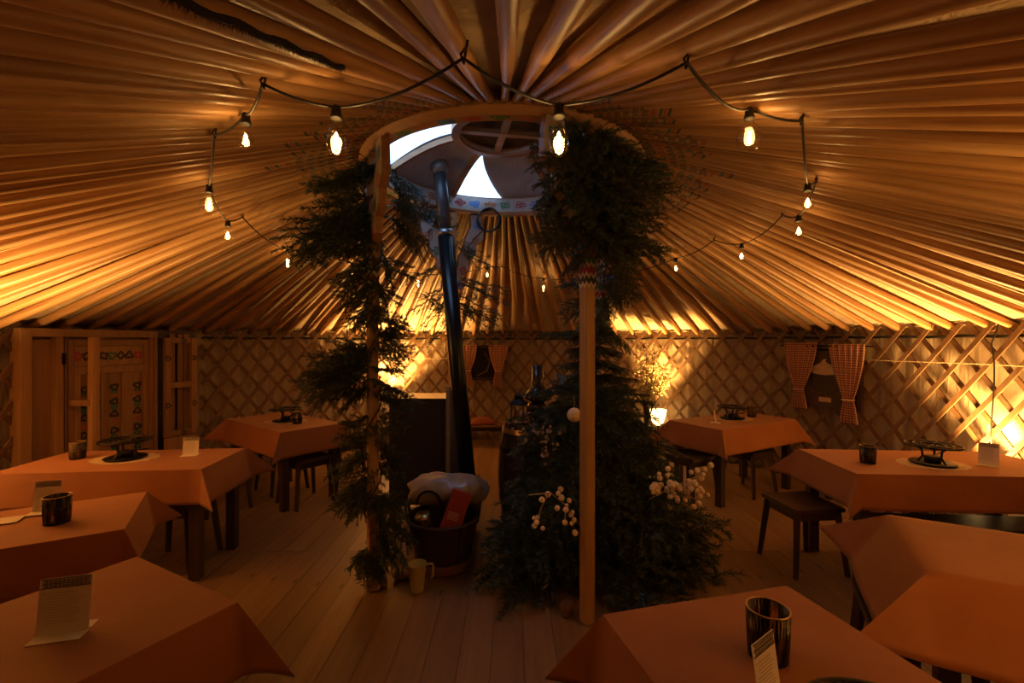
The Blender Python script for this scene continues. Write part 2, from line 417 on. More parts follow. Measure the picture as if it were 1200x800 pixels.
def slat_mesh(sgn, rad, t0=0.0, t1=1.0):
    n = 10; wd, th = 0.038, 0.014; vs = []
    sl = math.atan2(WT + 0.02, 1.42)
    for i in range(n + 1):
        t = t0 + (t1 - t0)*i/n
        a = sgn*math.radians(RUN)*(t - 0.5); z = 0.01 + (WT + 0.03)*t
        for q, e in ((-1, 0), (1, 0), (1, 1), (-1, 1)):
            aa = a - sgn*q*wd/2*math.sin(sl)/R; zz = z + q*wd/2*math.cos(sl); rr = rad + e*th
            vs.append((rr*math.cos(aa), rr*math.sin(aa), min(max(zz, 0.0), WT + 0.05)))
    fs = [(i*4 + k, i*4 + (k+1) % 4, i*4 + 4 + (k+1) % 4, i*4 + 4 + k) for i in range(n) for k in range(4)] + [(3, 2, 1, 0), (n*4, n*4+1, n*4+2, n*4+3)]
    mb = MB(); mb.add(vs, fs); return mb.mesh('lattice_slat', M['slat'])
SLA = slat_mesh(-1, R - 0.065); SLB = slat_mesh(1, R - 0.048)
for i in range(NS):
    az = -42 + i*STEP
    if az > 222: break
    for me, s, rad in ((SLA, -1, R - 0.065), (SLB, 1, R - 0.048)):
        if s == -1: lo, hi = az + RUN/2, az - RUN/2       # azimuth at t=0, t=1
        else: lo, hi = az - RUN/2, az + RUN/2
        mn, mx = min(lo, hi), max(lo, hi)
        m2 = me; pieces = [(0, 1)]
        if mx > DOOR_A and mn < DOOR_B:
            pieces = []
            tt = sorted([(DOOR_A - lo)/(hi - lo), (DOOR_B - lo)/(hi - lo)])
            if tt[0] > 0.04: pieces.append((0, min(tt[0], 1)))
            if tt[1] < 0.96: pieces.append((max(tt[1], 0), 1))
        for (p0, p1) in pieces:
            mm = me if (p0, p1) == (0, 1) else slat_mesh(s, rad, p0, p1)
            wl = wall_of(az)
            link('lattice_slat', mm, wl, (0, 0, 0), math.radians(az))
for nm, a0, a1 in (('wall_right', -45, 45), ('wall_back', 45, 140), ('wall_left', 140, 152.5), ('wall_left', 176.5, 225)):
    pts = [Vector(((R-0.02)*math.cos(math.radians(a0 + (a1-a0)*i/40)), (R-0.02)*math.sin(math.radians(a0 + (a1-a0)*i/40)), 1.645 + 0.004*math.sin(i*1.7))) for i in range(41)]
    MB().tube(pts, 0.013, 6).build('tension_band', M['rubber'], walls[nm])

# ------------------------------------------------------------------ setting: roof
def roof_fn(u, v):
    a = 2*PI*u; r = RR - 0.02 + (R + 0.09 - RR)*v
    return Vector((r*math.cos(a), r*math.sin(a), roof_z(r) + 0.05 + 0.02*math.sin(PI*v)))
roof = MB().grid(220, 24, roof_fn).build('ceiling', M['canvas_roof'], loc=(CX, CY, 0), smooth=True)
tag(roof, kind='structure'); solid(roof, 0.015, 1)
NP = 108
def pole_mesh(seed):
    rd = random.Random(seed); L = math.hypot(R - RR, RZ - WT) + 0.02
    ph = [rd.uniform(0, 6.28) for _ in range(8)]; n = 30; m = 10; vs = []
    for i in range(n + 1):
        t = i/n; env = math.sin(PI*t)
        cy = 0.011*env*math.sin(4*t + ph[0]); cz = 0.005*env*math.sin(5*t + ph[1])
        w_ = (0.0195 + 0.0075*min(1, max(0, t - 0.15)*5))*(1 + 0.06*math.sin(9*t + ph[2]) + 0.05*math.sin(23*t + ph[3]) + 0.03*math.sin(47*t + ph[4]))
        h_ = 0.024 + 0.006*min(1, t*4)
        for k in range(m):
            a = 2*PI*(k + 0.5)/m; ca, sa = math.cos(a), math.sin(a)
            vs.append((L*t, cy + w_*math.copysign(abs(ca)**0.72, ca), cz + h_*math.copysign(abs(sa)**0.72, sa)))
    fs = [(i*m + k, i*m + (k+1) % m, (i+1)*m + (k+1) % m, (i+1)*m + k) for i in range(n) for k in range(m)] + [tuple(range(m-1, -1, -1)), tuple(n*m + k for k in range(m))]
    mb = MB(); mb.add(vs, fs); return mb.mesh('roof_pole', M['pole'], True)
PM = [pole_mesh(i) for i in range(8)]
sl = math.atan2(RZ - WT, R - RR)
for i in range(NP):
    a = 2*PI*(i + 0.35)/NP + random.uniform(-0.010, 0.010)
    o = link('roof_pole', random.choice(PM), roof)
    o.location = (RR*math.cos(a), RR*math.sin(a), RZ - 0.005)
    kk = random.uniform(0.88, 1.14); o.scale = (1, kk, kk)
    o.rotation_euler = (Matrix.Rotation(a, 3, 'Z') @ Matrix.Rotation(sl, 3, 'Y')).to_euler()

# ------------------------------------------------------------------ painted ornaments
def cloud(cx, cz, sx, sz, k=3, ph=0.0, n=26):
    return [(cx + sx*(1 + 0.30*math.cos(k*2*PI*i/n*1 + ph))*math.cos(2*PI*i/n), cz + sz*(1 + 0.30*math.cos(k*2*PI*i/n + ph))*math.sin(2*PI*i/n)) for i in range(n)]
PCOL = ['pblue', 'pred', 'pgreen', 'porange']
def ornaments(parent, spots, fn, wd=0.007):
    for kx, cname in enumerate(PCOL):
        mb = MB()
        for i, (cx, cz, sx, sz) in enumerate(spots):
            if i % 4 != kx: continue
            mb.ribbon(cloud(cx, cz, sx, sz, 3 + i % 3, i), wd, fn)
            mb.ribbon(cloud(cx, cz, sx*0.42, sz*0.42, 2 + i % 2, i*2), wd*0.8, fn)
        if mb.v: tag(mb.build('painted_ornament', M[cname], parent), kind='stuff')

# ------------------------------------------------------------------ setting: crown
crown = MB().lathe([(0.93, -0.085), (1.0, -0.085), (1.035, -0.05), (1.035, 0.05), (0.99, 0.075), (0.93, 0.075), (0.93, -0.085)], 96).build('roof_crown', M['ring'], loc=(CX, CY, RZ), auto=True)
tag(crown, 'carved round roof crown with painted inner band', 'roof crown', kind='structure')
MB().lathe([(0.927, -0.06), (0.927, 0.062)], 96).build('painted_band', M['pcream'], crown)
MB().lathe([(0.935, -0.075), (0.924, -0.07), (0.924, -0.058)], 96).build('edge_moulding', M['porange'], crown)
def ring_fn(x, z):
    a = x/0.924; return Vector((0.923*math.cos(a), 0.923*math.sin(a), z))
ornaments(crown, [(2*PI*0.924*i/40, 0.002, 0.042, 0.024) for i in range(40)], ring_fn, 0.010)
# outer underside marks of the near beam
ornaments(crown, [(2*PI*0.97*i/40, 0.0, 0.045, 0.017) for i in range(40)], lambda x, z: Vector(((0.967 + z)*math.cos(x/0.97), (0.967 + z)*math.sin(x/0.97), -0.0865)), 0.011)
HZ = 0.27; HR = 0.36
pts = [Vector((HR*math.cos(2*PI*i/48), HR*math.sin(2*PI*i/48), HZ)) for i in range(49)]
hub = MB().lathe([(HR-0.03, HZ-0.03), (HR+0.03, HZ-0.03), (HR+0.03, HZ+0.03), (HR-0.03, HZ+0.03), (HR-0.03, HZ-0.03)], 48).build('hub_ring', M['ring'], crown, auto=True)
MB().lathe([(HR-0.034, HZ-0.012), (HR-0.034, HZ+0.012)], 48).build('hub_paint', M['pcream'], crown)
for a in (100, 10):
    d = Vector((math.cos(math.radians(a)), math.sin(math.radians(a)), 0))*HR
    o = MB().bar(-d + Vector((0, 0, HZ + 0.005*(a > 50))), d + Vector((0, 0, HZ + 0.005*(a > 50))), 0.05, 0.035).build('hub_bar', M['ring'], crown)
def dome_z(r):            # height above ring plane between ring and hub
    t = (0.96 - r)/(0.96 - HR); return 0.05 + (HZ - 0.05)*math.sin(t*PI/2*0.92)/math.sin(PI/2*0.92)
RIBS = [34, 62, 121, 168, 243, 275, 305, 335, 5]
for a in RIBS:
    ar = math.radians(a); pts = []
    for i in range(9):
        r = 0.96 - (0.96 - HR)*i/8; pts.append((r*math.cos(ar), r*math.sin(ar), dome_z(r)))
    MB().tube(pts, 0.028, 4).build('crown_rib', M['ring'], crown)
def cover(a0, a1, s0=0, s1=0):
    def fn(u, v):
        e0, e1 = a0 + s0*v, a1 + s1*v
        a = math.radians(e0 + (e1 - e0)*u); r = 1.03 - (1.03 - HR)*v
        return Vector((r*math.cos(a), r*math.sin(a), dome_z(min(r, 0.96)) + 0.03 + 0.01*math.sin(u*9)*math.sin(PI*v)))
    return MB().grid(int(abs(a1 - a0)/3) + 2, 10, fn)
for a0, a1, s0, s1 in ((-117, 89, 0, 29), (121, 168, 0, 4)):
    o = cover(a0, a1, s0, s1).build('crown_cover', M['canvas_crown'], crown, smooth=True); solid(o, 0.004)
MB().lathe([(0.001, HZ+0.07), (0.2, HZ+0.06), (HR+0.02, HZ+0.032)], 32).build('hub_cover', M['felt'], crown, smooth=True)

# ------------------------------------------------------------------ support posts with painted capitals
def arm_poly(s):
    p = [(0.02, 0.0), (0.075, 0.06), (0.085, 0.14), (0.15, 0.20), (0.165, 0.30), (0.235, 0.36), (0.24, 0.45), (0.315, 0.52), (0.315, 0.63), (0.30, 0.74),
         (0.18, 0.74), (0.185, 0.62), (0.155, 0.56), (0.125, 0.50), (0.10, 0.40), (0.06, 0.34), (0.05, 0.24), (0.03, 0.18)]
    q = [(s*x, z) for x, z in p]
    return q if s > 0 else q[::-1]
def support_post(loc, rz, label, clad=False):
    t = empty('support_post', loc, rz, label, 'post', 'posts carrying the roof crown')
    pw = 0.064
    body = MB().box((0, 0, 1.405), (pw, pw, 2.81)).build('post_shaft', M['post'], t); bevel(body, 0.006)
    Z0 = 2.07
    for s in (-1, 1):
        arm = MB().prism([(x, z + Z0) for x, z in arm_poly(s)], 0.05, y=0.025).build('bracket_arm', M['ring'], t)
        for yy in (-0.0252, 0.0262): MB().prism([(x, z + Z0) for x, z in arm_poly(s)], 0.001, y=yy).build('painted_face', M['pcream'], arm)
        sp = [(s*0.075, 0.06), (s*0.10, 0.20), (s*0.165, 0.36), (s*0.235, 0.50), (s*0.25, 0.65)]
        for yy in (-0.0272, 0.0272):
            ornaments(arm, [(a, b + Z0, 0.030, 0.034) for a, b in sp], lambda x, z, yy=yy: Vector((x, yy, z)), 0.011)
    zz = [('pgreen', 0.0), ('pwhite', 0.035), ('pred', 0.06), ('pwhite', 0.095), ('pdark', 0.115), ('pwhite', 0.15)]
    for cn, dz in zz:
        mb = MB(); h = pw/2 + 0.002
        for k in range(4):
            rot = Matrix.Rotation(k*PI/2, 3, 'Z')
            xs = [-h, -h/2, 0, h/2, h]; zs = [0, 0.022, 0, 0.022, 0]; th = 0.03 if cn != 'pwhite' else 0.018
            top = [rot @ Vector((x, -h, 2.09 - dz - z)) for x, z in zip(xs, zs)]
            bot = [rot @ Vector((x, -h, 2.09 - dz - z - th)) for x, z in zip(xs, zs)]
            mb.add(top + bot, [(i, i + 5, i + 6, i + 1) for i in range(4)])
        mb.build('painted_zigzag', M[cn], t)
    if clad:
        o = MB().box((0, 0, 0.59), (pw + 0.03, pw + 0.03, 1.18)).build('heat_sleeve', M['grey_metal'], t); bevel(o, 0.004)
        MB().box((0, 0, 1.15), (pw + 0.034, pw + 0.034, 0.006)).build('sleeve_seam', M['steel'], t)
    return t
FL = Vector((-0.90, 2.94, 0)); FR = Vector((0.43, 2.60, 0)); BL = Vector((-0.56, 4.27, 0)); BR = Vector((0.77, 3.93, 0))
rz0 = math.atan2(-0.34, 1.33)
def facing(p): return math.atan2(p.y - CY, p.x - CX) - PI/2
support_post(FL, facing(FL), 'wooden roof post wound from top to bottom with fir garland')
support_post(FR, facing(FR), 'bare wooden roof post in front of the fir tree with zigzag collar')
support_post(BL, facing(BL), 'roof post with grey metal sleeve beside the black stove pipe', True)
support_post(BR, facing(BR), 'roof post behind the fir tree, half hidden by branches')

# ------------------------------------------------------------------ door and small shutter
a1, y1 = wall_az(25, R - 0.06); a2, y2 = wall_az(184, R - 0.06); a3, y3 = wall_az(228, R - 0.06)
def wpt(px):
    a, Y = wall_az(px, R - 0.06); return Vector(((px - 600)/F*Y, Y, 0))
dA, dB, dC = wpt(24), wpt(185), wpt(229)
dw = (dB - dA).length; dang = math.atan2(dB.y - dA.y, dB.x - dA.x)
door = empty('door_1', dA, dang, kind='structure')          # local x along the door, -y into the room
def dx_at(px, yo=0.0):                                       # pixel column -> local x on the door plane (yo: offset out of it)
    d = (dB - dA).normalized(); k = (px - 600)/F; q = dA + Vector((-d.y, d.x, 0))*yo
    return (k*q.y - q.x)/(d.x - k*d.y)
DH = 1.70
def dpart(name, px0, px1, z0, z1, y0, th, mat='door', bev=0.004):
    xa, xb = dx_at(px0, y0), dx_at(px1, y0)
    o = MB().box(((xa + xb)/2, y0 + th/2, (z0 + z1)/2), (xb - xa, th, z1 - z0)).build(name, M[mat], door)
    if bev: bevel(o, bev)
    return o
dpart('door_backing', 24, 185, 0, DH - 0.02, 0.03, 0.03, bev=0)
dpart('door_jamb', 24, 38, 0, DH, -0.09, 0.12); dpart('side_panel', 38, 66, 0.02, DH - 0.08, -0.01, 0.04)
dpart('door_jamb', 66, 75, 0, DH, -0.07, 0.10)
dpart('door_jamb', 76, 79, 0, DH - 0.06, -0.035, 0.065)
dpart('door_lintel', 24, 185, DH - 0.06, DH + 0.01, -0.085, 0.115)
dpart('door_jamb', 176, 180, 0, DH - 0.06, -0.035, 0.065); dpart('door_jamb', 181, 185, 0, DH, -0.05, 0.08)
dpart('door_stile', 80, 87, 0.05, DH - 0.08, -0.015, 0.045); dpart('door_stile', 169, 176, 0.05, DH - 0.08, -0.015, 0.045)
dpart('door_rail', 87, 169, DH - 0.14, DH - 0.08, -0.015, 0.045); dpart('door_rail', 87, 169, 1.30, 1.37, -0.015, 0.045)
dpart('door_rail', 87, 169, 0.05, 0.2, -0.015, 0.045)
tp = dpart('top_panel', 87, 169, 1.37, DH - 0.14, 0.005, 0.025)
for xa, xb in ((87, 95), (103, 111), (119, 126), (143, 155)):
    dpart('door_mullion', xa, xb, 0.2, 1.30, -0.008, 0.035)
dpart('hinge', 73.5, 77.5, 1.40, 1.50, -0.078, 0.01, 'black_metal', 0)
pz = []
for px in (99, 115, 134, 161):
    p = dpart('painted_panel', px - 8, px + 8, 0.2, 1.30, 0.008, 0.022)
    for k, (cn, zs) in enumerate((('pdark', (1.16, 1.02, 0.90, 0.74, 0.6, 0.5)), ('pgreen', (1.12, 0.97, 0.68, 0.55)), ('porange', (1.09, 0.82, 0.64)))):
        mb = MB()
        for z in zs: mb.ribbon(cloud(dx_at(px, 0.0065), z, 0.030 - 0.007*k, 0.024 - 0.005*k, 3 + k, z*9), 0.020 - 0.003*k, lambda a, b: Vector((a, 0.0065, b)))
        tag(mb.build('painted_ornament', M[cn], p), kind='stuff')
for k, cn in enumerate(('pred', 'pdark', 'pgreen', 'pdark', 'pgreen', 'pdark', 'pdark', 'pred')):
    mb = MB(); xx = dx_at(92 + k*10)
    mb.ribbon(cloud(xx, 1.465, 0.030, 0.028, 3 + k % 2, k*1.3), 0.018, lambda a, b: Vector((a, 0.003, b)))
    mb.build('painted_ornament', M[cn], tp)
o = MB().box((dx_at(110, -0.22), -0.22, 0.83), (0.065, 0.05, 1.62)).build('brace_bar', M['post'], door); bevel(o, 0.005)
o = MB().bar((dx_at(108, -0.22), -0.22, 1.06), (dx_at(84, -0.03), -0.03, 1.06), 0.055, 0.05).build('brace_arm', M['post'], door)
# shutter frame beside the door
w1 = empty('window_1', dB, math.atan2(dC.y - dB.y, dC.x - dB.x), kind='structure')
sw = (dC - dB).length
def spart(name, x0, x1, z0, z1, y0, th, mat='door'):
    o = MB().box(((x0 + x1)/2, y0 + th/2, (z0 + z1)/2), (x1 - x0, th, z1 - z0)).build(name, M[mat], w1); bevel(o, 0.003); return o
for xa, xb in ((0.02, 0.07), (sw - 0.10, sw - 0.04)): spart('shutter_stile', xa, xb, 0.58, 1.64, -0.10, 0.05)
for za in (0.58, 1.10, 1.58): spart('shutter_rail', 0.07, sw - 0.10, za, za + 0.06, -0.095, 0.04)
for i, xa in enumerate((0.10, 0.18, 0.245)): spart('shutter_board', xa, xa + 0.055, 0.3, 1.68, -0.03, 0.025)
spart('shutter_backing', 0.0, sw, 0.0, WT, 0.01, 0.02, 'dark_wood')
spart('apron_board', 0.02, sw - 0.04, 0.12, 0.57, -0.09, 0.03)
mb = MB()
for (xx, zz) in ((0.045, 1.42), (0.045, 0.92), (sw - 0.07, 1.42), (sw - 0.07, 0.92), (0.2, 1.61), (0.2, 0.61)):
    mb.ribbon(cloud(xx, zz, 0.018, 0.022, 3), 0.012, lambda a, b: Vector((a, -0.1015, b)))
tag(mb.build('painted_ornament', M['pdark'], w1), kind='stuff')

# ------------------------------------------------------------------ windows with gingham curtains
def curtain(parent_rz, loc, w0, h, tie, label, flip):
    def fn(u, v):
        k = v/tie if v < tie else 1.0
        if v < tie: ww = w0*(1 - 0.72*(k**1.7)); 
        else: ww = w0*(0.28 + 0.25*((v - tie)/(1 - tie))**0.8)
        cxs = w0*0.18*(min(v, tie)/tie)*flip
        xx = cxs + (u - 0.5)*ww
        return Vector((xx, -0.02 + 0.012*math.sin(u*2*PI*6 + v)*(0.4 + 0.6*v), -h*v))
    t = empty('curtain', loc, parent_rz, label, 'curtain')
    o = MB().grid(48, 36, fn, lambda u, v: (u*w0*1.25, v*h)).build('curtain_cloth', M['gingham'], t, smooth=True); solid(o, 0.002)
    zt = -h*tie
    MB().lathe([(w0*0.15, -0.008), (w0*0.165, 0), (w0*0.15, 0.008)], 16).build('curtain_tie', M['gingham'], t, (w0*0.18*flip, -0.02, zt))
    return t
def window(n, pxm, zb, zt, wd, poster):
    az, Y = wall_az(pxm, R - 0.10)
    t = empty('window_%d' % n, ((pxm - 600)/F*Y, Y, 0), math.radians(az - 90), kind='structure')
    for (x0, x1, z0, z1) in ((-wd/2, wd/2, zb - 0.04, zb), (-wd/2, wd/2, zt, zt + 0.04), (-wd/2, -wd/2 + 0.04, zb, zt), (wd/2 - 0.04, wd/2, zb, zt)):
        o = MB().box(((x0 + x1)/2, 0.0, (z0 + z1)/2), (x1 - x0, 0.05, z1 - z0)).build('window_frame', M['dark_leg'], t)
    MB().box((0, 0.018, (zb + zt)/2), (wd - 0.06, 0.012, zt - zb)).build('window_pane', M['pane'], t)
    MB().tube([(-wd/2 - 0.12, -0.045, zt + 0.03), (wd/2 + 0.12, -0.045, zt + 0.03)], 0.008, 8).build('curtain_rod', M['black_metal'], t)
    return t, az, Y
w2, az2, Y2 = window(2, 967, 0.90, 1.52, 0.74, True)
pz = empty('poster', w2.matrix_basis @ Vector((0, -0.012, 0)), math.radians(az2 - 90), 'dark poster of a drink topped with whipped cream in curtained window', 'poster')
MB().box((0, 0.012, 1.20), (0.56, 0.006, 0.60)).build('poster_sheet', M['poster'], pz)
sw_poly = [(-0.17, 1.26), (-0.15, 1.31), (-0.10, 1.335), (-0.05, 1.36), (-0.02, 1.40), (0.015, 1.41), (0.005, 1.38), (0.03, 1.355), (0.09, 1.34), (0.14, 1.31), (0.17, 1.265), (0.10, 1.235), (0.0, 1.225), (-0.10, 1.235)]
MB().prism(sw_poly[::-1], 0.003, y=0.008).build('printed_cream', M['cream'], pz)
MB().prism([(-0.17, 1.235), (-0.15, 1.10), (-0.11, 1.04), (0.11, 1.04), (0.15, 1.10), (0.17, 1.235)], 0.002, y=0.008).build('printed_mug', M['mug'], pz)
mb = MB()
for i in range(8):
    a = math.radians(142 - i*14.9); mb.box((0.21*math.cos(a), 0.005, 0.845 + 0.175*math.sin(a)), (0.016, 0.003, 0.03), Matrix.Rotation(a - PI/2, 3, 'Y'))
mb.build('printed_arc', M['mug'], pz)
MB().box((0.0, 0.006, 0.955), (0.13, 0.003, 0.05)).build('printed_block', M['cream'], pz)
def on_wall(px, rr=R-0.13):
    a, Y = wall_az(px, rr); return Vector(((px - 600)/F*Y, Y, 0)), math.radians(a - 90)
p, rz = on_wall(939); p.z = 1.585; curtain(rz, p, 0.37, 0.76, 0.70, 'red gingham curtain tied back, farther from the hanging wall cord', -0.35)
p, rz = on_wall(993); p.z = 1.575; curtain(rz, p, 0.37, 0.84, 0.70, 'longer red gingham curtain tied back, closer to the hanging wall cord', 0.30)
w3, az3, Y3 = window(3, 566, 1.02, 1.50, 0.46, False)
p, rz = on_wall(584); p.z = 1.545; curtain(rz, p, 0.32, 0.68, 0.62, 'gingham curtain on back wall beside the barrel and oil lamp', -0.1)
p, rz = on_wall(548); p.z = 1.545; curtain(rz, p, 0.30, 0.66, 0.62, 'gingham curtain on back wall half hidden by the stove pipe', 0.1)
o = MB().tube([(-0.10, -0.03, 1.05), (0.06, -0.03, 1.12), (0.11, -0.03, 1.28), (0.02, -0.03, 1.42)], 0.012, 6).build('window_wreath', M['bark'], w3)

# ------------------------------------------------------------------ tables and cloths
TW, TL, TH = 0.62, 1.22, 0.75
TABLES = []
def cloth_mesh(Lx, Wy, ov, tilt, mid, seed, straight=False):
    # Lx along local x, Wy along local y; overhang ov all round; corners stand out as stiff folded points
    rd = random.Random(seed); hx, hy = Lx/2 + 0.006, Wy/2 + 0.006
    ts = {}
    for k in ('x-', 'x+', 'y-', 'y+'): ts[k] = math.radians(tilt + rd.uniform(-6, 6))
    mids = {(i, j): math.radians(mid + rd.uniform(-7, 9)) for i in (-1, 1) for j in (-1, 1)}
    if straight: ts['x+'] = 0.02; mids[(1, 1)] = mids[(1, -1)] = math.radians(24)
    def pos(X, Y):
        ix = 1 if X > 0 else -1; iy = 1 if Y > 0 else -1
        a = max(abs(X) - hx, 0); b2 = max(abs(Y) - hy, 0)
        bx, by = max(min(X, hx), -hx), max(min(Y, hy), -hy)
        z0 = TH + 0.006
        if a == 0 and b2 == 0: return Vector((bx, by, z0 + 0.0015*math.sin(X*7 + seed)*math.sin(Y*9)))
        tx = ts['x+' if ix > 0 else 'x-']; ty = ts['y+' if iy > 0 else 'y-']
        wob = 0.010*math.sin((X if b2 > 0 else Y)*8 + seed)
        if b2 == 0: return Vector((bx + ix*a*math.sin(tx + wob*2), by, z0 - a*math.cos(tx + wob*2) - 0.0))
        if a == 0: return Vector((bx, by + iy*b2*math.sin(ty + wob*2), z0 - b2*math.cos(ty + wob*2)))
        rr = math.hypot(a, b2); ph = math.atan2(b2, a)/(PI/2)
        m = mids[(ix, iy)]
        d0 = Vector((ix*math.sin(tx), 0, -math.cos(tx))); d1 = Vector((0, iy*math.sin(ty), -math.cos(ty)))
        dm = Vector((ix*math.sin(m)*0.7071, iy*math.sin(m)*0.7071, -math.cos(m)))
        if ph < 0.5: q = d0.slerp(dm, ph*2)
        else: q = dm.slerp(d1, ph*2 - 1)
        return Vector((bx, by, z0)) + q*rr
    def axis(h):
        n = 10
        return [-h - ov + ov*i/n for i in range(n)] + [-h + 2*h*i/18 for i in range(19)] + [h + ov*(i+1)/n for i in range(n)]
    xs, ys = axis(hx), axis(hy)
    mb = MB(); nx, ny = len(xs), len(ys)
    fs = []
    for j in range(ny-1):
        for i in range(nx-1):
            q = (j*nx + i, j*nx + i + 1, (j+1)*nx + i + 1, (j+1)*nx + i)
            cxm, cym = (xs[i] + xs[i+1])/2, (ys[j] + ys[j+1])/2
            if abs(cxm) > hx and abs(cym) > hy:
                fs += [(q[0], q[1], q[2]), (q[0], q[2], q[3])] if cxm*cym > 0 else [(q[0], q[1], q[3]), (q[1], q[2], q[3])]
            else: fs.append(q)
    mb.add([pos(X, Y) for Y in ys for X in xs], fs)
    return mb
def table(c, ang, tl, cl, L=TL, W=TW, ov=0.24, tilt=12, mid=42, seed=0, straight=False):
    t = empty('dining_table', (c[0], c[1], 0), ang, tl, 'table', 'tables under terracotta cloths')
    o = MB().box((0, 0, TH - 0.0125), (L, W, 0.025)).build('tabletop', M['dark_wood'], t)
    lw = 0.065
    for sx in (-1, 1):
        for sy in (-1, 1):
            MB().box((sx*(L/2 - 0.06), sy*(W/2 - 0.06), (TH - 0.025)/2), (lw, lw, TH - 0.025)).build('leg', M['dark_leg'], t)
    for sy in (-1, 1): MB().box((0, sy*(W/2 - 0.06), TH - 0.065), (L - 0.12 - lw, 0.022, 0.08)).build('apron', M['dark_wood'], t)
    for sx in (-1, 1): MB().box((sx*(L/2 - 0.06), 0, TH - 0.065), (0.022, W - 0.12 - lw, 0.08)).build('apron', M['dark_wood'], t)
    cm = cloth_mesh(L, W, ov, tilt, mid, seed, straight).build('tablecloth', M['cloth'], None, (c[0], c[1], 0), ang, smooth=False)
    for pgn in cm.data.polygons: pgn.use_smooth = True
    try: cm.data.set_sharp_from_angle(angle=math.radians(70))
    except Exception: pass
    tag(cm, cl, 'tablecloth', 'terracotta tablecloths'); solid(cm, 0.002, 1)
    TABLES.append((c, ang)); return t
def rect(p, ax, perp, L=TL, W=TW):
    # corner p, long axis unit vector ax, width unit vector perp -> centre, angle
    ax = Vector(ax).normalized(); perp = Vector(perp).normalized()
    c = Vector(p) + ax*L/2 + perp*W/2; return (c.x, c.y), math.atan2(ax.y, ax.x)
def tbl(p, ax, perp, tl, cl, **k):
    L = k.get('L', TL); W = k.get('W', TW)
    c, a = rect(p, ax, perp, L, W); return table(c, a, tl, cl, **k)
tbl((-2.14, 4.215), (-0.80, 0.62), (0.62, 0.80), 'dark legged table by the lattice wall next to the garlanded post', 'terracotta cloth on the table next to the garlanded post', seed=1)
tbl((-2.06, 3.01), (-1, -0.09), (-0.09, 1), 'dark legged table in front of the painted wooden door', 'terracotta cloth on the table in front of the painted door', L=1.27, W=0.585, seed=2, tilt=8, ov=0.23, mid=40)
tbl((-1.753, 2.048), (-0.857, -0.515), (-0.515, 0.857), 'table with loose white paper slips under a terracotta cloth', 'terracotta cloth with loose white paper slips lying on it', seed=3, W=0.58, ov=0.21, mid=42)
tbl((-1.467, 1.774), (-0.47, -0.88), (0.88, -0.47), 'table holding only a wide menu card, under a terracotta cloth', 'terracotta cloth bearing only a wide menu card', seed=4, W=0.645, mid=32, ov=0.23)
tbl((1.997, 4.333), (0.873, 0.487), (-0.487, 0.873), 'dark legged table in front of the gingham curtained poster window', 'terracotta cloth on the table below the poster window', seed=5)
tbl((2.207, 2.906), (0.994, -0.07), (0.07, 0.994), 'table beside the hanging wall cord with a low bench along it', 'terracotta cloth on the table beside the hanging wall cord', L=1.42, W=0.66, seed=6, mid=44, straight=True, ov=0.22)
tbl((1.533, 1.669), (0.87, -0.49), (0.49, 0.87), 'empty table without any tableware under a flared terracotta cloth', 'flared terracotta cloth with nothing standing on it', L=1.2, seed=7, tilt=33, mid=62, ov=0.30)
tbl((0.289, 1.399), (0.245, -0.97), (0.97, 0.245), 'table with a large candle glass at the foot of the fir tree', 'terracotta cloth under the candle glass near the fir tree', L=1.1, W=0.675, seed=8)

# ------------------------------------------------------------------ stools and benches
def make_stool():
    t = empty('stool', (0, 0, 0), 0, 'x', 'stool', 'dark wooden stools around the tables')
    o = MB().grid(8, 8, lambda u, v: Vector(((u - 0.5)*0.36, (v - 0.5)*0.36, 0.46 - 0.014*math.sin(PI*u)*math.sin(PI*v)))).build('seat', M['dark_wood'], t); solid(o, 0.028, -1)
    for sx in (-1, 1):
        for sy in (-1, 1):
            MB().bar((sx*0.19, sy*0.19, 0.0), (sx*0.150, sy*0.150, 0.425), 0.030, 0.030, 1.35).build('leg', M['dark_leg'], t)
    for s in (-1, 1):
        MB().box((0, s*0.148, 0.40), (0.27, 0.02, 0.055)).build('apron', M['dark_wood'], t)
        MB().box((s*0.148, 0, 0.40), (0.02, 0.27, 0.055)).build('apron', M['dark_wood'], t)
    return t
proto = make_stool(); first = [True]
def stool(x, y, a, label):
    o = proto if first[0] else copy_tree(proto); first[0] = False
    o.location = (x, y, 0); o.rotation_euler = (0, 0, math.radians(a)); o['label'] = label
stool(2.08, 3.27, 6, 'free standing dark stool at the end of the table by the wall cord')
stool(2.52, 4.86, 29, 'dark stool on the long side of the table below the poster window')
stool(1.81, 4.62, 29, 'dark stool at the short end of the poster window table, behind white berries')
stool(1.70, 1.93, -28, 'dark stool half under the flared cloth with nothing on it')
stool(2.35, 1.32, -28, 'dark stool under the far long side of the flared empty table')
stool(-2.06, 4.55, -38, 'dark stool at the end of the table next to the garlanded post')
stool(-2.50, 4.95, -38, 'dark stool under the long side of the table next to garlanded post')
stool(-2.78, 4.36, -38, 'dark stool between the door table and the garlanded post table')
stool(-1.88, 5.32, 30, 'dark stool behind the table next to the garlanded post')
stool(-2.78, 2.85, 4, 'dark stool under the long side of the door table')
stool(-2.42, 3.30, 5, 'dark stool under the end corner of the door table')
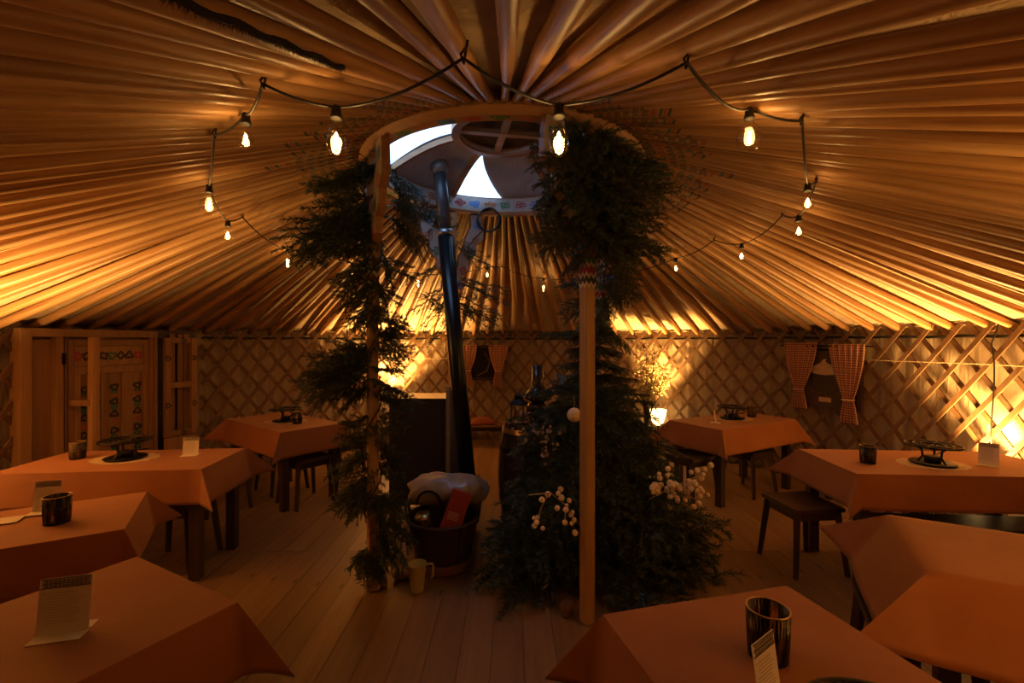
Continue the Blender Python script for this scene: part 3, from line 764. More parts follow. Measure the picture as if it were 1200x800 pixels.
def bench(name, c, ang, L, W, label, seatmat='dark_wood', H=0.45):
    t = empty(name, (c[0], c[1], 0), math.radians(ang), label, 'bench')
    o = MB().box((0, 0, H - 0.018), (L, W, 0.036)).build('seat', M[seatmat], t); bevel(o, 0.004)
    for sx in (-1, 1):
        for sy in (-1, 1): MB().bar((sx*(L/2 - 0.08), sy*(W/2 - 0.02), 0), (sx*(L/2 - 0.10), sy*(W/2 - 0.05), H - 0.036), 0.05, 0.05).build('leg', M['dark_leg'], t)
    MB().box((0, 0, H - 0.08), (L - 0.25, 0.025, 0.08)).build('stretcher', M['dark_leg'], t)
    return t
bench('bench', (2.92, 2.90), -4, 1.05, 0.26, 'low dark bench along the table beside the hanging wall cord')
bench('bench', (3.45, 4.45), -66, 0.68, 0.30, 'plain wooden bench against the wall below the poster window', 'tub_hoop')
bb = bench('bench', (-0.35, 7.0), -3, 0.9, 0.3, 'low wooden bench at the back wall below the small window', 'tub_hoop', 0.34)
o = MB().grid(12, 8, lambda u, v: Vector(((u-0.5)*0.36, (v-0.5)*0.28, 0.0 + 0.09*(math.sin(PI*u)*math.sin(PI*v))**0.4))).build('seat_cushion', M['cushion'], loc=(-0.45, 7.0, 0.345), smooth=True)
solid(o, 0.01, 1); tag(o, 'rust coloured cushion on the low bench at the back wall', 'cushion')

# ------------------------------------------------------------------ tableware
TZ = TH + 0.009
def votive_mat():
    m, nt, b = base_mat('mercury_glass', 0.25)
    v = coords(nt, 'Object', (60, 60, 9)); n = noise(nt, v, 1.0, 5, 0.7)
    r = ramp(nt, [(0.48, (0.010, 0.007, 0.005)), (0.66, (0.46, 0.33, 0.15))]); nt.links.new(n, r.inputs[0])
    nt.links.new(r.outputs[0], b.inputs['Base Color']); b.inputs['Metallic'].default_value = 0.6
    tr = nt.nodes.new('ShaderNodeBsdfTransparent'); tr.inputs[0].default_value = (1, 0.75, 0.45, 1)
    mx = nt.nodes.new('ShaderNodeMixShader'); k = ramp(nt, [(0.5, (0, 0, 0)), (0.6, (0.7, 0.7, 0.7))]); nt.links.new(n, k.inputs[0])
    nt.links.new(k.outputs[0], mx.inputs[0]); nt.links.new(b.outputs[0], mx.inputs[1]); nt.links.new(tr.outputs[0], mx.inputs[2])
    nt.links.new(mx.outputs[0], nt.nodes['Material Output'].inputs[0]); return m
M['votive'] = votive_mat()
def votive(p, label, s=1.0):
    t = empty('candle_glass', (p.x, p.y, TZ), random.uniform(0, 6), label, 'candle glass', 'ribbed candle glasses')
    rf = lambda u, z: 1 + 0.02*math.cos(u*2*PI*36)
    h = 0.118*s; r = 0.049*s
    MB().lathe([(r*0.92, 0.012), (r*0.96, h*0.4), (r, h), (r*0.955, h), (r*0.90, h*0.4), (r*0.86, 0.014)], 144, rf=rf).build('ribbed_glass', M['votive'], t, smooth=True)
    MB().lathe([(0.001, 0), (r*0.93, 0), (r*0.93, 0.013), (0.001, 0.013)], 32).build('base', M['black_metal'], t)
    MB().lathe([(r*0.955, h-0.001), (r*1.012, h-0.001), (r*1.012, h+0.002), (r*0.955, h+0.002), (r*0.955, h-0.001)], 40).build('rim', M['brass'], t, smooth=True)
    MB().lathe([(0.001, 0.014), (0.019, 0.014), (0.019, 0.03), (0.001, 0.03)], 16).build('tealight', M['steel'], t)
votive(plane_pt(900, 768, TZ), 'large ribbed candle glass on the table near the fir tree', 1.08)
votive(plane_pt(67, 612, TZ), 'ribbed candle glass beside the loose white paper slips', 1.05)
votive(plane_pt(91, 537, TZ), 'gold speckled candle glass on the table in front of the painted door')
votive(plane_pt(348.5, 496, TZ), 'candle glass on the table next to the garlanded post')
votive(plane_pt(1017, 542, TZ), 'candle glass on the table beside the hanging wall cord')
votive(plane_pt(881, 488, TZ), 'candle glass on the table below the poster window')
def burner(p, label, doily=None):
    if doily:
        n = 28
        mb = MB().lathe([(0.001, 0), (0.16, 0), (0.19, 0)], 96, rf=lambda u, z: 1 + 0.03*math.cos(u*2*PI*16))
        d = mb.build('doily', M['doily'], None, (p.x, p.y, TZ + 0.001)); d.scale = (1.15, 0.85, 1); solid(d, 0.0015, 1)
        tag(d, doily, 'doily', 'white doilies under the table burners')
    t = empty('table_burner', (p.x, p.y, TZ + 0.003), random.uniform(0, 2), label, 'burner', 'black iron table burners')
    MB().lathe([(0.001, 0.0), (0.115, 0.0), (0.128, 0.010), (0.122, 0.014), (0.001, 0.008)], 40).build('base_plate', M['black_metal'], t, smooth=True)
    MB().lathe([(0.001, 0.008), (0.045, 0.008), (0.048, 0.05), (0.036, 0.055), (0.001, 0.05)], 24).build('fuel_cup', M['black_metal'], t, smooth=True)
    for k in range(3):
        a = 2*PI*k/3; c, s = math.cos(a), math.sin(a)
        MB().tube([(0.085*c, 0.085*s, 0.01), (0.055*c, 0.055*s, 0.05), (0.06*c, 0.06*s, 0.095), (0.10*c, 0.10*s, 0.125)], 0.007, 6).build('leg', M['black_metal'], t)
    for rr in (0.145, 0.10, 0.06):
        MB().lathe([(rr, 0.124), (rr + 0.012, 0.124), (rr + 0.012, 0.134), (rr, 0.134), (rr, 0.124)], 40).build('top_ring', M['black_metal'], t, smooth=True)
    for k in range(6):
        a = 2*PI*k/6; MB().bar((0.05*math.cos(a), 0.05*math.sin(a), 0.129), (0.15*math.cos(a), 0.15*math.sin(a), 0.129), 0.010, 0.008).build('top_bar', M['black_metal'], t)
    MB().tube([(0.04, 0, 0.055), (0.14, -0.02, 0.058)], 0.006, 6).build('handle', M['black_metal'], t)
burner(plane_pt(147, 537, TZ), 'black iron burner on the table in front of the painted door', 'white doily on the table in front of the painted door')
burner(plane_pt(335, 493.5, TZ), 'black iron burner on the table next to the garlanded post', 'white doily on the table next to the garlanded post')
burner(plane_pt(1093, 543.5, TZ), 'black iron burner on the table beside the hanging wall cord', 'white doily on the table beside the hanging wall cord')
burner(plane_pt(858, 490.5, TZ), 'black iron burner on the table below the poster window', 'white doily on the table below the poster window')
burner(Vector((0.68, 0.80, 0)), 'black iron burner behind the large candle glass near the fir tree')
def card(p, face, wd, h, label, header=True):
    # folded card: upright sheet with printed head, foot turned towards the reader
    t = empty('menu_card', (p.x, p.y, TZ), math.radians(face), label, 'menu card', 'standing menu cards')
    lean = Matrix.Rotation(math.radians(-8), 3, 'X')
    def sheet(x0, x1, z0, z1, y): return [lean @ Vector((x0, y, z0)), lean @ Vector((x1, y, z0)), lean @ Vector((x1, y, z1)), lean @ Vector((x0, y, z1))]
    o = MB().box((0, 0.0, h/2), (wd, 0.0018, h), None).build('card_sheet', M['paper'], t); o.rotation_euler = (math.radians(-8), 0, 0)
    MB().box((0, -0.022, 0.001), (wd, 0.044, 0.0018)).build('card_foot', M['paper'], t)
    MB().box((0, 0.012 + 0.02, 0.001), (wd, 0.04, 0.0018)).build('card_foot', M['paper'], t)
    if header:
        hd = MB()
        for i in range(11):
            cxh = -wd*0.45 + wd*0.9*(i + 0.5)/11; ch = h*0.903; rw, rh = wd*0.038, h*0.058
            dia = [(cxh + rw, ch), (cxh, ch + rh), (cxh - rw, ch), (cxh, ch - rh)]
            hd.ribbon(dia, wd*0.016, lambda a, b: Vector((a, -0.0017, b)))
            hd.prism([(cxh + (x - cxh)*0.35, ch + (z - ch)*0.35) for x, z in dia], 0.001, y=-0.0012)
            for dz in (-0.05, 0.05): hd.box((cxh + wd*0.041, -0.0016, ch + h*dz), (wd*0.022, 0.001, h*0.03))
        for j in (0.825, 0.985): hd.box((0, -0.0016, h*j), (wd*0.94, 0.001, h*0.014))
        o = hd.build('printed_header', M['ink'], t); o.rotation_euler = (math.radians(-8), 0, 0)
        ln = MB()
        for i in range(12): ln.box((-wd*0.05 + wd*0.05*math.sin(i*5), -0.0015, h*(0.20 + 0.048*i)), (wd*(0.62 + 0.12*math.sin(i*3.1)), 0.0008, h*0.010))
        o = ln.build('printed_lines', M['faint_ink'], t); o.rotation_euler = (math.radians(-8), 0, 0)
card(plane_pt(73, 742, TZ), 16, 0.125, 0.155, 'wide menu card with dark printed head on the table holding nothing else')
card(plane_pt(54, 600, TZ), 20, 0.105, 0.15, 'menu card standing behind the candle glass by the loose slips')
card(plane_pt(223, 533, TZ), 12, 0.105, 0.13, 'menu card on the table in front of the painted door')
card(plane_pt(839, 495, TZ), 60, 0.10, 0.15, 'narrow turned menu card on the table below the poster window')
card(plane_pt(1158, 545, TZ), -52, 0.10, 0.15, 'menu card on the table beside the hanging wall cord')
card(plane_pt(905, 834, TZ), 36, 0.10, 0.16, 'menu card in front of the large candle glass near the fir tree')
s = MB().box((0, 0, 0.0012), (0.10, 0.07, 0.0015)).build('paper_slip', M['paper'], None, (plane_pt(49, 599, TZ).x + 0.03, plane_pt(49, 599, TZ).y - 0.03, TZ + 0.004), 0.3); tag(s, 'blank paper slip lying at the foot of a menu card', 'paper slip')
s = MB().box((0, 0, 0.0012), (0.15, 0.10, 0.0015)).build('paper_slip', M['paper'], None, (plane_pt(4, 612, TZ).x - 0.02, plane_pt(4, 612, TZ).y, TZ + 0.004), 0.5); tag(s, 'paper slip lying apart from the candle glass and menu card', 'paper slip')

# ------------------------------------------------------------------ stove, pipe, basket, jug
t = empty('stove', (-0.50, 3.76, 0), 0, 'low black stove behind the log basket at foot of pipe', 'stove')
o = MB().box((0, 0, 0.25), (0.42, 0.40, 0.34)).build('stove_body', M['stove'], t); bevel(o, 0.012)
for sx in (-1, 1):
    for sy in (-1, 1): MB().box((sx*0.17, sy*0.15, 0.04), (0.04, 0.04, 0.08)).build('stove_foot', M['stove'], t)
o = MB().box((0, -0.205, 0.24), (0.26, 0.014, 0.2)).build('stove_door', M['stove'], t); bevel(o, 0.004)
MB().box((0.0, 0, 0.43), (0.45, 0.43, 0.02)).build('top_plate', M['stove'], t)
p0 = Vector((-0.352, 3.66, 0.44)); p1 = at_y(515.5, 202, 3.86)
t = empty('stove_pipe', p0, 0, 'tall leaning black stove pipe running up into the roof crown', 'stove pipe')
L = p1 - p0; k = 0.80
MB().tube([(0, 0, 0), L*k], 0.066, 20).build('lower_pipe', M['pipe'], t, smooth=True)
MB().tube([L*(k-0.01), L*1.10], 0.053, 20).build('upper_pipe', M['pipe_top'], t, smooth=True)
MB().tube([L*(k-0.012), L*(k+0.006)], 0.069, 20).build('pipe_collar', M['steel'], t, smooth=True)
MB().tube([L*0.995, L*1.02, L*1.045], [0.062, 0.085, 0.060], 20).build('pipe_flashing', M['grey_metal'], t, smooth=True)
t = empty('heat_shield', (-0.93, 4.62, 0), 0, 'tall dark steel heat screen between garlanded post and pipe', 'heat screen')
o = MB().box((0, -0.20, 0.53), (0.50, 0.012, 1.03)).build('front_panel', M['stove'], t)
o = MB().bar((0.25, -0.20, 0.53), (0.325, -0.12, 0.53), 0.012, 1.03)
MB().prism([(0.25, 0.015), (0.33, 0.015), (0.33, 1.045), (0.25, 1.045)], 0.012, Matrix.Translation((0, -0.19, 0))).build('corner_panel', M['stove'], t)
MB().box((0.335, 0.02, 0.53), (0.012, 0.42, 1.03)).build('side_panel', M['stove'], t)
MB().box((-0.26, 0.02, 0.53), (0.012, 0.42, 1.03)).build('side_panel', M['stove'], t)
MB().grid(16, 4, lambda u, v: Vector(((u - 0.46)*0.68, -0.22 + 0.46*v, 1.05 + 0.035*max(0, u - 0.75)*4*v))).build('top_sheet', M['steel'], t, smooth=True)
MB().tube([(0.342, -0.18, 1.05), (0.342, -0.18, 0.02)], 0.008, 6).build('edge_rod', M['brass'], t)
B = Vector((-0.49, 3.25, 0))
t = empty('log_basket', B, 0, 'round dark staved tub with light bottom hoop beside the pipe', 'basket')
n = 26
for k in range(n):
    a0, a1_ = 2*PI*k/n + 0.012, 2*PI*(k+1)/n - 0.012
    vs = []
    for (r, z) in ((0.185, 0.02), (0.252, 0.36)):
        for a in (a0, a1_):
            for e in (0, -0.014): vs.append(((r + e)*math.cos(a), (r + e)*math.sin(a), z))
    MB().add(vs, [(0, 2, 6, 4), (1, 5, 7, 3), (0, 4, 5, 1), (2, 3, 7, 6), (4, 6, 7, 5), (0, 1, 3, 2)]).build('stave', M['tub'], t)
MB().lathe([(0.001, 0.02), (0.18, 0.02), (0.18, 0.035), (0.001, 0.035)], 26).build('tub_bottom', M['tub'], t)
MB().lathe([(0.188, 0.02), (0.196, 0.02), (0.204, 0.085), (0.195, 0.085)], 40).build('bottom_hoop', M['tub_hoop'], t)
MB().tube([(0.253*math.cos(2*PI*i/40), 0.253*math.sin(2*PI*i/40), 0.36) for i in range(41)], 0.012, 6).build('rim', M['tub'], t)
for s in (-1, 1): MB().tube([(s*0.245, -0.05, 0.33), (s*0.262, -0.04, 0.44), (s*0.262, 0.04, 0.44), (s*0.245, 0.05, 0.33)], 0.011, 6).build('handle', M['tub'], t)
def blob(cx, cy, cz, sx, sy, sz, seed, amp=0.12):
    rd = random.Random(seed); ph = [rd.uniform(0, 6) for _ in range(9)]
    mb = MB(); nu, nv = 40, 20; vs = []
    for j in range(nv + 1):
        th = PI*j/nv
        for i in range(nu):
            f = 2*PI*i/nu; e = 0.6
            x = math.copysign(abs(math.cos(f))**e, math.cos(f))*math.sin(th)**e; y = math.copysign(abs(math.sin(f))**e, math.sin(f))*math.sin(th)**e; z = math.cos(th)
            k = 1 + amp*math.sin(3*f + ph[0] + 2*th)*math.sin(2*th + ph[1]) + amp*0.5*math.sin(7*f + ph[2] + 5*th) + amp*0.35*math.sin(13*f + 9*th + ph[3])
            vs.append((cx + x*sx*k, cy + y*sy*k, cz + z*sz*k))
    fs = [(j*nu + i, (j+1)*nu + i, (j+1)*nu + (i+1) % nu, j*nu + (i+1) % nu) for j in range(nv) for i in range(nu)]
    return mb.add(vs, fs)
o = blob(0, 0, 0, 0.285, 0.15, 0.105, 5, 0.08).build('plastic_sack', M['bag'], None, (B.x + 0.01, B.y + 0.09, 0.515), -0.06, smooth=True)
tag(o, 'crumpled grey plastic sack on top of the staved tub', 'sack')
o = MB().box((0, 0, 0.15), (0.135, 0.055, 0.30)).build('carton', M['red_pack'], None, (B.x + 0.05, B.y - 0.13, 0.28)); o.rotation_euler = (math.radians(-8), math.radians(20), 0.12); bevel(o, 0.004)
tag(o, 'red carton leaning out of the staved tub', 'carton')
ln = MB()
for i in range(5): ln.box((-0.01, -0.0285, 0.105 + i*0.011), (0.075, 0.001, 0.004))
ln.build('printed_lines', M['cream'], o)
o = MB().lathe([(0.001, 0), (0.055, 0), (0.055, 0.09), (0.05, 0.10), (0.001, 0.10)], 24).build('tin_can', M['tin'], None, (B.x - 0.11, B.y - 0.10, 0.32), smooth=True); o.rotation_euler = (0.3, -0.2, 0); tag(o, 'small gold tin lying in the staved tub', 'tin')
t = empty('wire_ring', (B.x - 0.09, B.y - 0.07, 0.44), 0, 'black ring standing against the plastic sack in the tub', 'ring')
MB().tube([(0.085*math.cos(PI*i/16), -0.0 - 0.02*math.sin(PI*i/16), 0.02 + 0.10*math.sin(PI*i/16)) for i in range(17)], 0.010, 8).build('ring_arc', M['black_metal'], t, smooth=True)
J = plane_pt(489, 692, 0)
t = empty('plastic_jug', J, 0.2, 'yellow plastic jug with handle on the floor by the tub', 'jug')
MB().lathe([(0.001, 0.0), (0.040, 0.0), (0.043, 0.02), (0.056, 0.17), (0.060, 0.178), (0.055, 0.176), (0.040, 0.02), (0.001, 0.012)], 28).build('jug_body', M['jug'], t, smooth=True)
MB().tube([(0.055, 0, 0.165), (0.095, 0, 0.165), (0.100, 0, 0.15), (0.098, 0, 0.085), (0.085, 0, 0.07)], 0.008, 6).build('handle', M['jug'], t, smooth=True)
o = blob(0, 0, 0.035, 0.055, 0.035, 0.033, 2, 0.1).build('wood_chunk', M['post'], None, (plane_pt(470, 678, 0).x, plane_pt(470, 678, 0).y, 0), 0.4, smooth=True); tag(o, 'pale wood chunk on the floor between jug and garlanded post', 'wood chunk')
o = blob(0, 0, 0.03, 0.026, 0.024, 0.03, 3, 0.1).build('wood_chunk', M['post'], None, (plane_pt(449, 686, 0).x, plane_pt(449, 686, 0).y, 0), 0.4, smooth=True); tag(o, 'tiny pale wood chunk at the foot of the garlanded post', 'wood chunk')
o = blob(0, 0, 0.045, 0.035, 0.03, 0.047, 4, 0.1).build('wood_chunk', M['tub_hoop'], None, (plane_pt(664, 722, 0).x, plane_pt(664, 722, 0).y, 0), 0.4, smooth=True); tag(o, 'brown wood chunk on the floor under the fir tree', 'wood chunk')

# ------------------------------------------------------------------ barrel with lantern and oil lamp
BA = Vector((0.20, 4.02, 0))
t = empty('barrel', BA, 0, 'dark wooden barrel standing behind the fir tree', 'barrel')
n = 20
def brad(z): return 0.27 + 0.055*math.sin(PI*z/0.90)
for k in range(n):
    a0, a1_ = 2*PI*k/n + 0.01, 2*PI*(k+1)/n - 0.01; mb = MB(); vs = []
    for i in range(9):
        z = 0.9*i/8
        for a, e in ((a0, 0), (a1_, 0), (a1_, -0.02), (a0, -0.02)): vs.append(((brad(z)+e)*math.cos(a), (brad(z)+e)*math.sin(a), z))
    mb.add(vs, [(i*4 + q, i*4 + (q+1) % 4, i*4 + 4 + (q+1) % 4, i*4 + 4 + q) for i in range(8) for q in range(4)] + [(3, 2, 1, 0), (32, 33, 34, 35)])
    mb.build('stave', M['barrel'], t)
for z in (0.06, 0.22, 0.68, 0.84): MB().lathe([(brad(z-0.02)+0.001, z-0.02), (brad(z-0.02)+0.005, z-0.02), (brad(z+0.02)+0.005, z+0.02), (brad(z+0.02)+0.001, z+0.02)], 40).build('hoop', M['black_metal'] if z != 0.84 else M['brass'], t)
MB().lathe([(0.001, 0.87), (0.265, 0.87), (0.265, 0.885), (0.001, 0.885)], 32).build('barrel_head', M['barrel'], t)
def lantern(p, s, label):
    t = empty('lantern', p, 0.3, label, 'lantern')
    q = 0.055*s
    MB().box((0, 0, 0.008), (2.3*q, 2.3*q, 0.016)).build('base', M['black_metal'], t)
    for i in (-1, 1):
        for j in (-1, 1): MB().box((i*q, j*q, 0.09*s), (0.010, 0.010, 0.17*s)).build('corner_post', M['black_metal'], t)
    MB().lathe([(1.5*q, 0.17*s), (1.55*q, 0.18*s), (0.75*q, 0.215*s), (0.75*q, 0.25*s), (0.3*q, 0.265*s), (0.001, 0.265*s)], 4).build('roof', M['black_metal'], t)
    MB().tube([(0.6*q*math.cos(2*PI*i/16), 0, 0.27*s + 0.6*q*math.sin(2*PI*i/16)) for i in range(17)], 0.003, 5).build('ring', M['black_metal'], t)
    MB().lathe([(0.001, 0.016), (0.025*s, 0.016), (0.025*s, 0.075*s), (0.001, 0.075*s)], 14).build('candle', M['paper'], t)
lantern(Vector((BA.x - 0.14, BA.y - 0.09, 0.886)), 1.0, 'small black candle lantern on the barrel')
t = empty('oil_lamp', (BA.x + 0.03, BA.y + 0.08, 0.886), 0, 'dark brown oil lamp with tall chimney on the barrel', 'oil lamp')
MB().lathe([(0.001, 0), (0.075, 0), (0.078, 0.012), (0.045, 0.04), (0.09, 0.075), (0.105, 0.12), (0.085, 0.16), (0.05, 0.175), (0.001, 0.175)], 32).build('oil_font', M['lamp_dark'], t, smooth=True)
MB().lathe([(0.045, 0.17), (0.125, 0.20), (0.13, 0.215), (0.095, 0.27), (0.06, 0.31), (0.055, 0.31), (0.09, 0.265), (0.122, 0.213), (0.04, 0.175)], 32).build('shade', M['lamp_dark'], t, smooth=True)
MB().lathe([(0.055, 0.30), (0.052, 0.50), (0.048, 0.50), (0.050, 0.30)], 24).build('chimney', M['lamp_dark'], t, smooth=True)
o = MB().lathe([(0.001, 0), (0.06, 0), (0.075, 0.05), (0.07, 0.10), (0.05, 0.12), (0.001, 0.12)], 20).build('blue_pot', M['blue_orn'], None, (BA.x + 0.17, BA.y - 0.04, 0.886), smooth=True); tag(o, 'small blue pot beside the oil lamp on the barrel', 'pot')

# ------------------------------------------------------------------ fir greenery
def fir_mesh(seed, mat, L=0.45, dens=0.0042, sparse=1.0, nl=0.023, droop=0.05):
    rd = random.Random(seed); V = []; Fc = []
    def needle(p, d, l):
        s = d.cross(Vector((rd.uniform(-1, 1), rd.uniform(-1, 1), rd.uniform(-1, 1))))
        if s.length < 1e-4: return
        s = s.normalized()*0.0021; o = len(V)
        V.extend([tuple(p + s), tuple(p - s), tuple(p + d*l)]); Fc.append((o, o+1, o+2))
    def stem(pts, r0, r1):
        n = 4; o = len(V)
        for i, p in enumerate(pts):
            r = r0 + (r1 - r0)*i/(len(pts)-1); t = (pts[min(i+1, len(pts)-1)] - pts[max(i-1, 0)]).normalized(); u = t.orthogonal().normalized(); w_ = t.cross(u)
            for k in range(n): V.append(tuple(p + (u*math.cos(k*PI/2) + w_*math.sin(k*PI/2))*r))
        for i in range(len(pts)-1):
            for k in range(n): Fc.append((o+i*n+k, o+i*n+(k+1) % n, o+(i+1)*n+(k+1) % n, o+(i+1)*n+k))
    def clothe(pts):
        for i in range(len(pts)-1):
            a, b = pts[i], pts[i+1]; m = max(1, int((b - a).length/dens)); t = (b - a).normalized()
            for j in range(m):
                p = a.lerp(b, (j + rd.random())/m)
                for _ in range(3 if sparse >= 1 else 2):
                    q = Vector((rd.uniform(-1, 1), rd.uniform(-1, 1), rd.uniform(-0.5, 0.9)))
                    q = (q - t*q.dot(t)); q = q.normalized() if q.length > 1e-4 else Vector((0, 0, 1))
                    needle(p, (q*0.8 + t*0.65).normalized(), nl*rd.uniform(0.75, 1.15))
    main = [Vector((L*i/9, 0.012*math.sin(i*0.8 + seed), -droop*(i/9)**2 + 0.01*math.sin(i))) for i in range(10)]
    stem(main, 0.0055, 0.002); clothe(main[2:])
    x = 0.12
    while x < 0.97:
        for s in (-1, 1):
            if rd.random() > sparse: continue
            tl = L*(0.46*(1 - x)**0.8 + 0.09)*rd.uniform(0.75, 1.15)
            i = min(8, int(x*9)); b0 = main[i].lerp(main[i+1], x*9 - i)
            ang = math.radians(rd.uniform(42, 62)); d = Vector((math.cos(ang), s*math.sin(ang), rd.uniform(-0.25, 0.12))).normalized()
            pts = [b0 + d*tl*k/4 + Vector((0.02*(k/4)**2, 0, -0.02*(k/4)**2)) for k in range(5)]
            stem(pts, 0.0028, 0.0012); clothe(pts)
            if tl > 0.12:
                for q in (1, 2):
                    for s2 in (-1, 1):
                        if rd.random() < 0.3: continue
                        d2 = (Matrix.Rotation(s2*math.radians(45), 3, 'Z') @ d).normalized(); l2 = tl*0.42*rd.uniform(0.7, 1.2)*(1 - q*0.18)
                        pp = [pts[q] + d2*l2*k/2 for k in range(3)]; clothe(pp)
        x += rd.uniform(0.10, 0.15)
    mb = MB(); mb.v = V; mb.f = Fc; return mb.mesh('fir_branch', mat)
FIR = [fir_mesh(i, M['needle']) for i in range(4)]
FIRD = [fir_mesh(10 + i, M['needle_dry']) for i in range(2)]
FIRS = [fir_mesh(20 + i, M['needle_dry'], sparse=0.6, nl=0.026, dens=0.009) for i in range(2)]
def branch(parent, a, b, pool=FIR, roll=None, wid=1.0, name='branch'):
    a, b = Vector(a), Vector(b); d = b - a; L = d.length
    if L < 0.05: return
    X = d.normalized(); Z = Vector((0, 0, 1)); Z = Z - X*Z.dot(X)
    Z = Z.normalized() if Z.length > 0.05 else Vector((0, 1, 0)) - X*X.y
    Z.normalize(); Y = Z.cross(X)
    rot = Matrix((X, Y, Z)).transposed() @ Matrix.Rotation(roll if roll is not None else random.uniform(-0.9, 0.9), 3, 'X')
    s = L/0.45
    o = bpy.data.objects.new(name, random.choice(pool)); col.objects.link(o); o.parent = parent
    o.matrix_local = Matrix.Translation(a) @ rot.to_4x4() @ Matrix.Diagonal((s, max(s, 0.75)*wid, max(s, 0.8)*wid, 1))
    return o
# decorated tree
TR = Vector((0.60, 3.34, 0))
t = empty('fir_tree', TR, 0, 'big dark decorated fir tree standing between the posts', 'fir tree')
MB().tube([(0, 0, 0), (0.01, 0, 0.6), (0, 0.01, 1.2), (0, 0, 1.72)], [0.055, 0.045, 0.028, 0.008], 10).build('trunk', M['bark'], t, smooth=True)
fr = FR - TR; br = BR - TR; ba = BA - TR
rd = random.Random(3)
z = 0.14; lay = 0
while z < 1.74:
    f = (z - 0.10)/1.66
    rad = 0.86*(1 - f)**0.82 + 0.06
    n = max(5, int(14*(1 - f*0.6)))
    for k in range(n):
        a = 2*PI*(k + lay*0.37)/n + rd.uniform(-0.15, 0.15)
        r = rad*rd.uniform(0.82, 1.08)
        dr = -0.16*(1 - f) + 0.16*f
        tip = Vector((r*math.cos(a), r*math.sin(a), max(z + dr*r + rd.uniform(-0.05, 0.05), 0.05)))
        hit = False
        for q, rr in ((fr, 0.07), (br, 0.06)):
            u = max(0, min(1, (q.x*tip.x + q.y*tip.y)/(tip.x**2 + tip.y**2)))
            if math.hypot(tip.x*u - q.x, tip.y*u - q.y) < rr + 0.05: hit = True
        if math.hypot(tip.x - ba.x, tip.y - ba.y) < 0.30: tip *= 0.62
        if hit: tip *= 0.55
        branch(t, (0, 0, z + 0.06), tip, FIR, rd.uniform(-0.5, 0.5))
    z += 0.125 - 0.03*f; lay += 1
branch(t, (0, 0, 1.5), (0.0, 0, 1.86), FIR)
for (px, py, Y) in ((850, 603, 3.2), (836, 632, 3.05), (812, 690, 2.85), (822, 664, 2.95), (800, 610, 3.6), (565, 628, 3.0), (572, 655, 2.85), (590, 690, 2.75), (636, 385, 3.2), (612, 455, 3.3), (604, 480, 3.2)):
    p = at_y(px, py, Y) - TR; branch(t, (0, 0, max(p.z, 0.1)*0.9 + 0.12), p, FIR, 0.1)
# garlands
def garland(name, post, label, specs, pools, cat='garland', z0=0.25):
    t = empty(name, (post.x, post.y, 0), 0, label, cat)
    MB().tube([(0.055*math.cos(i*0.75), 0.055*math.sin(i*0.75), z0 + (2.75 - z0)*i/44) for i in range(45)], 0.006, 5).build('binding_wire', M['bark'], t)
    for (by, bx, tx, ty, n, spread, pool) in specs:
        for _ in range(n):
            a = at_y(bx + random.uniform(-5, 5), by + random.uniform(-8, 8), post.y)
            dy = random.uniform(-spread, spread)
            b = at_y(tx + random.uniform(-14, 14), ty + random.uniform(-14, 14), post.y + dy)
            b.z = max(b.z, 0.05)
            rb = math.hypot(b.x - CX, b.y - CY); b.z = min(b.z, (roof_z(rb) if rb > 0.9 else RZ) - 0.17)
            a.z = min(a.z, RZ - 0.15)
            branch(t, a - post, b - post, pools[pool])
    return t
P = {'f': FIR, 'd': FIRD, 's': FIRS}
sp = []
for (bx, by, tx, ty, n) in ((455, 190, 385, 195, 4), (455, 205, 365, 215, 4), (450, 230, 345, 275, 6), (450, 250, 350, 290, 4), (452, 175, 420, 165, 3), (455, 210, 500, 225, 4), (455, 240, 505, 250, 4), (452, 260, 500, 285, 4), (448, 255, 395, 255, 4),
                            (448, 280, 400, 300, 4), (446, 300, 470, 330, 3), (445, 300, 395, 330, 4), (443, 320, 400, 352, 4), (443, 340, 408, 375, 4), (442, 330, 462, 345, 3), (442, 370, 475, 375, 3), (440, 360, 415, 385, 3),
                            (440, 395, 478, 408, 4), (440, 405, 395, 415, 4), (440, 415, 360, 430, 5), (438, 425, 350, 445, 4), (438, 430, 372, 460, 4), (438, 400, 470, 385, 3), (438, 440, 474, 452, 3), (437, 455, 405, 470, 3), (437, 430, 476, 425, 3), (437, 470, 480, 470, 3),
                            (437, 490, 470, 500, 3), (437, 490, 405, 500, 3), (436, 520, 400, 520, 3), (436, 530, 392, 548, 4), (436, 550, 390, 585, 4), (436, 570, 400, 612, 4), (436, 540, 474, 545, 4), (436, 580, 470, 600, 4), (435, 600, 474, 640, 4), (435, 620, 468, 670, 4), (434, 640, 412, 668, 3), (434, 655, 430, 692, 3), (434, 640, 460, 690, 3), (434, 590, 470, 570, 3), (436, 520, 470, 525, 3)):
    sp.append((by, bx, tx, ty, max(2, int(n*0.9)), 0.20, 'd' if by < 300 and random.random() < 0.5 else 'f'))
garland('fir_garland', FL, 'thick fir garland wound around the whole post beside the tub', sp, P)
sp = []
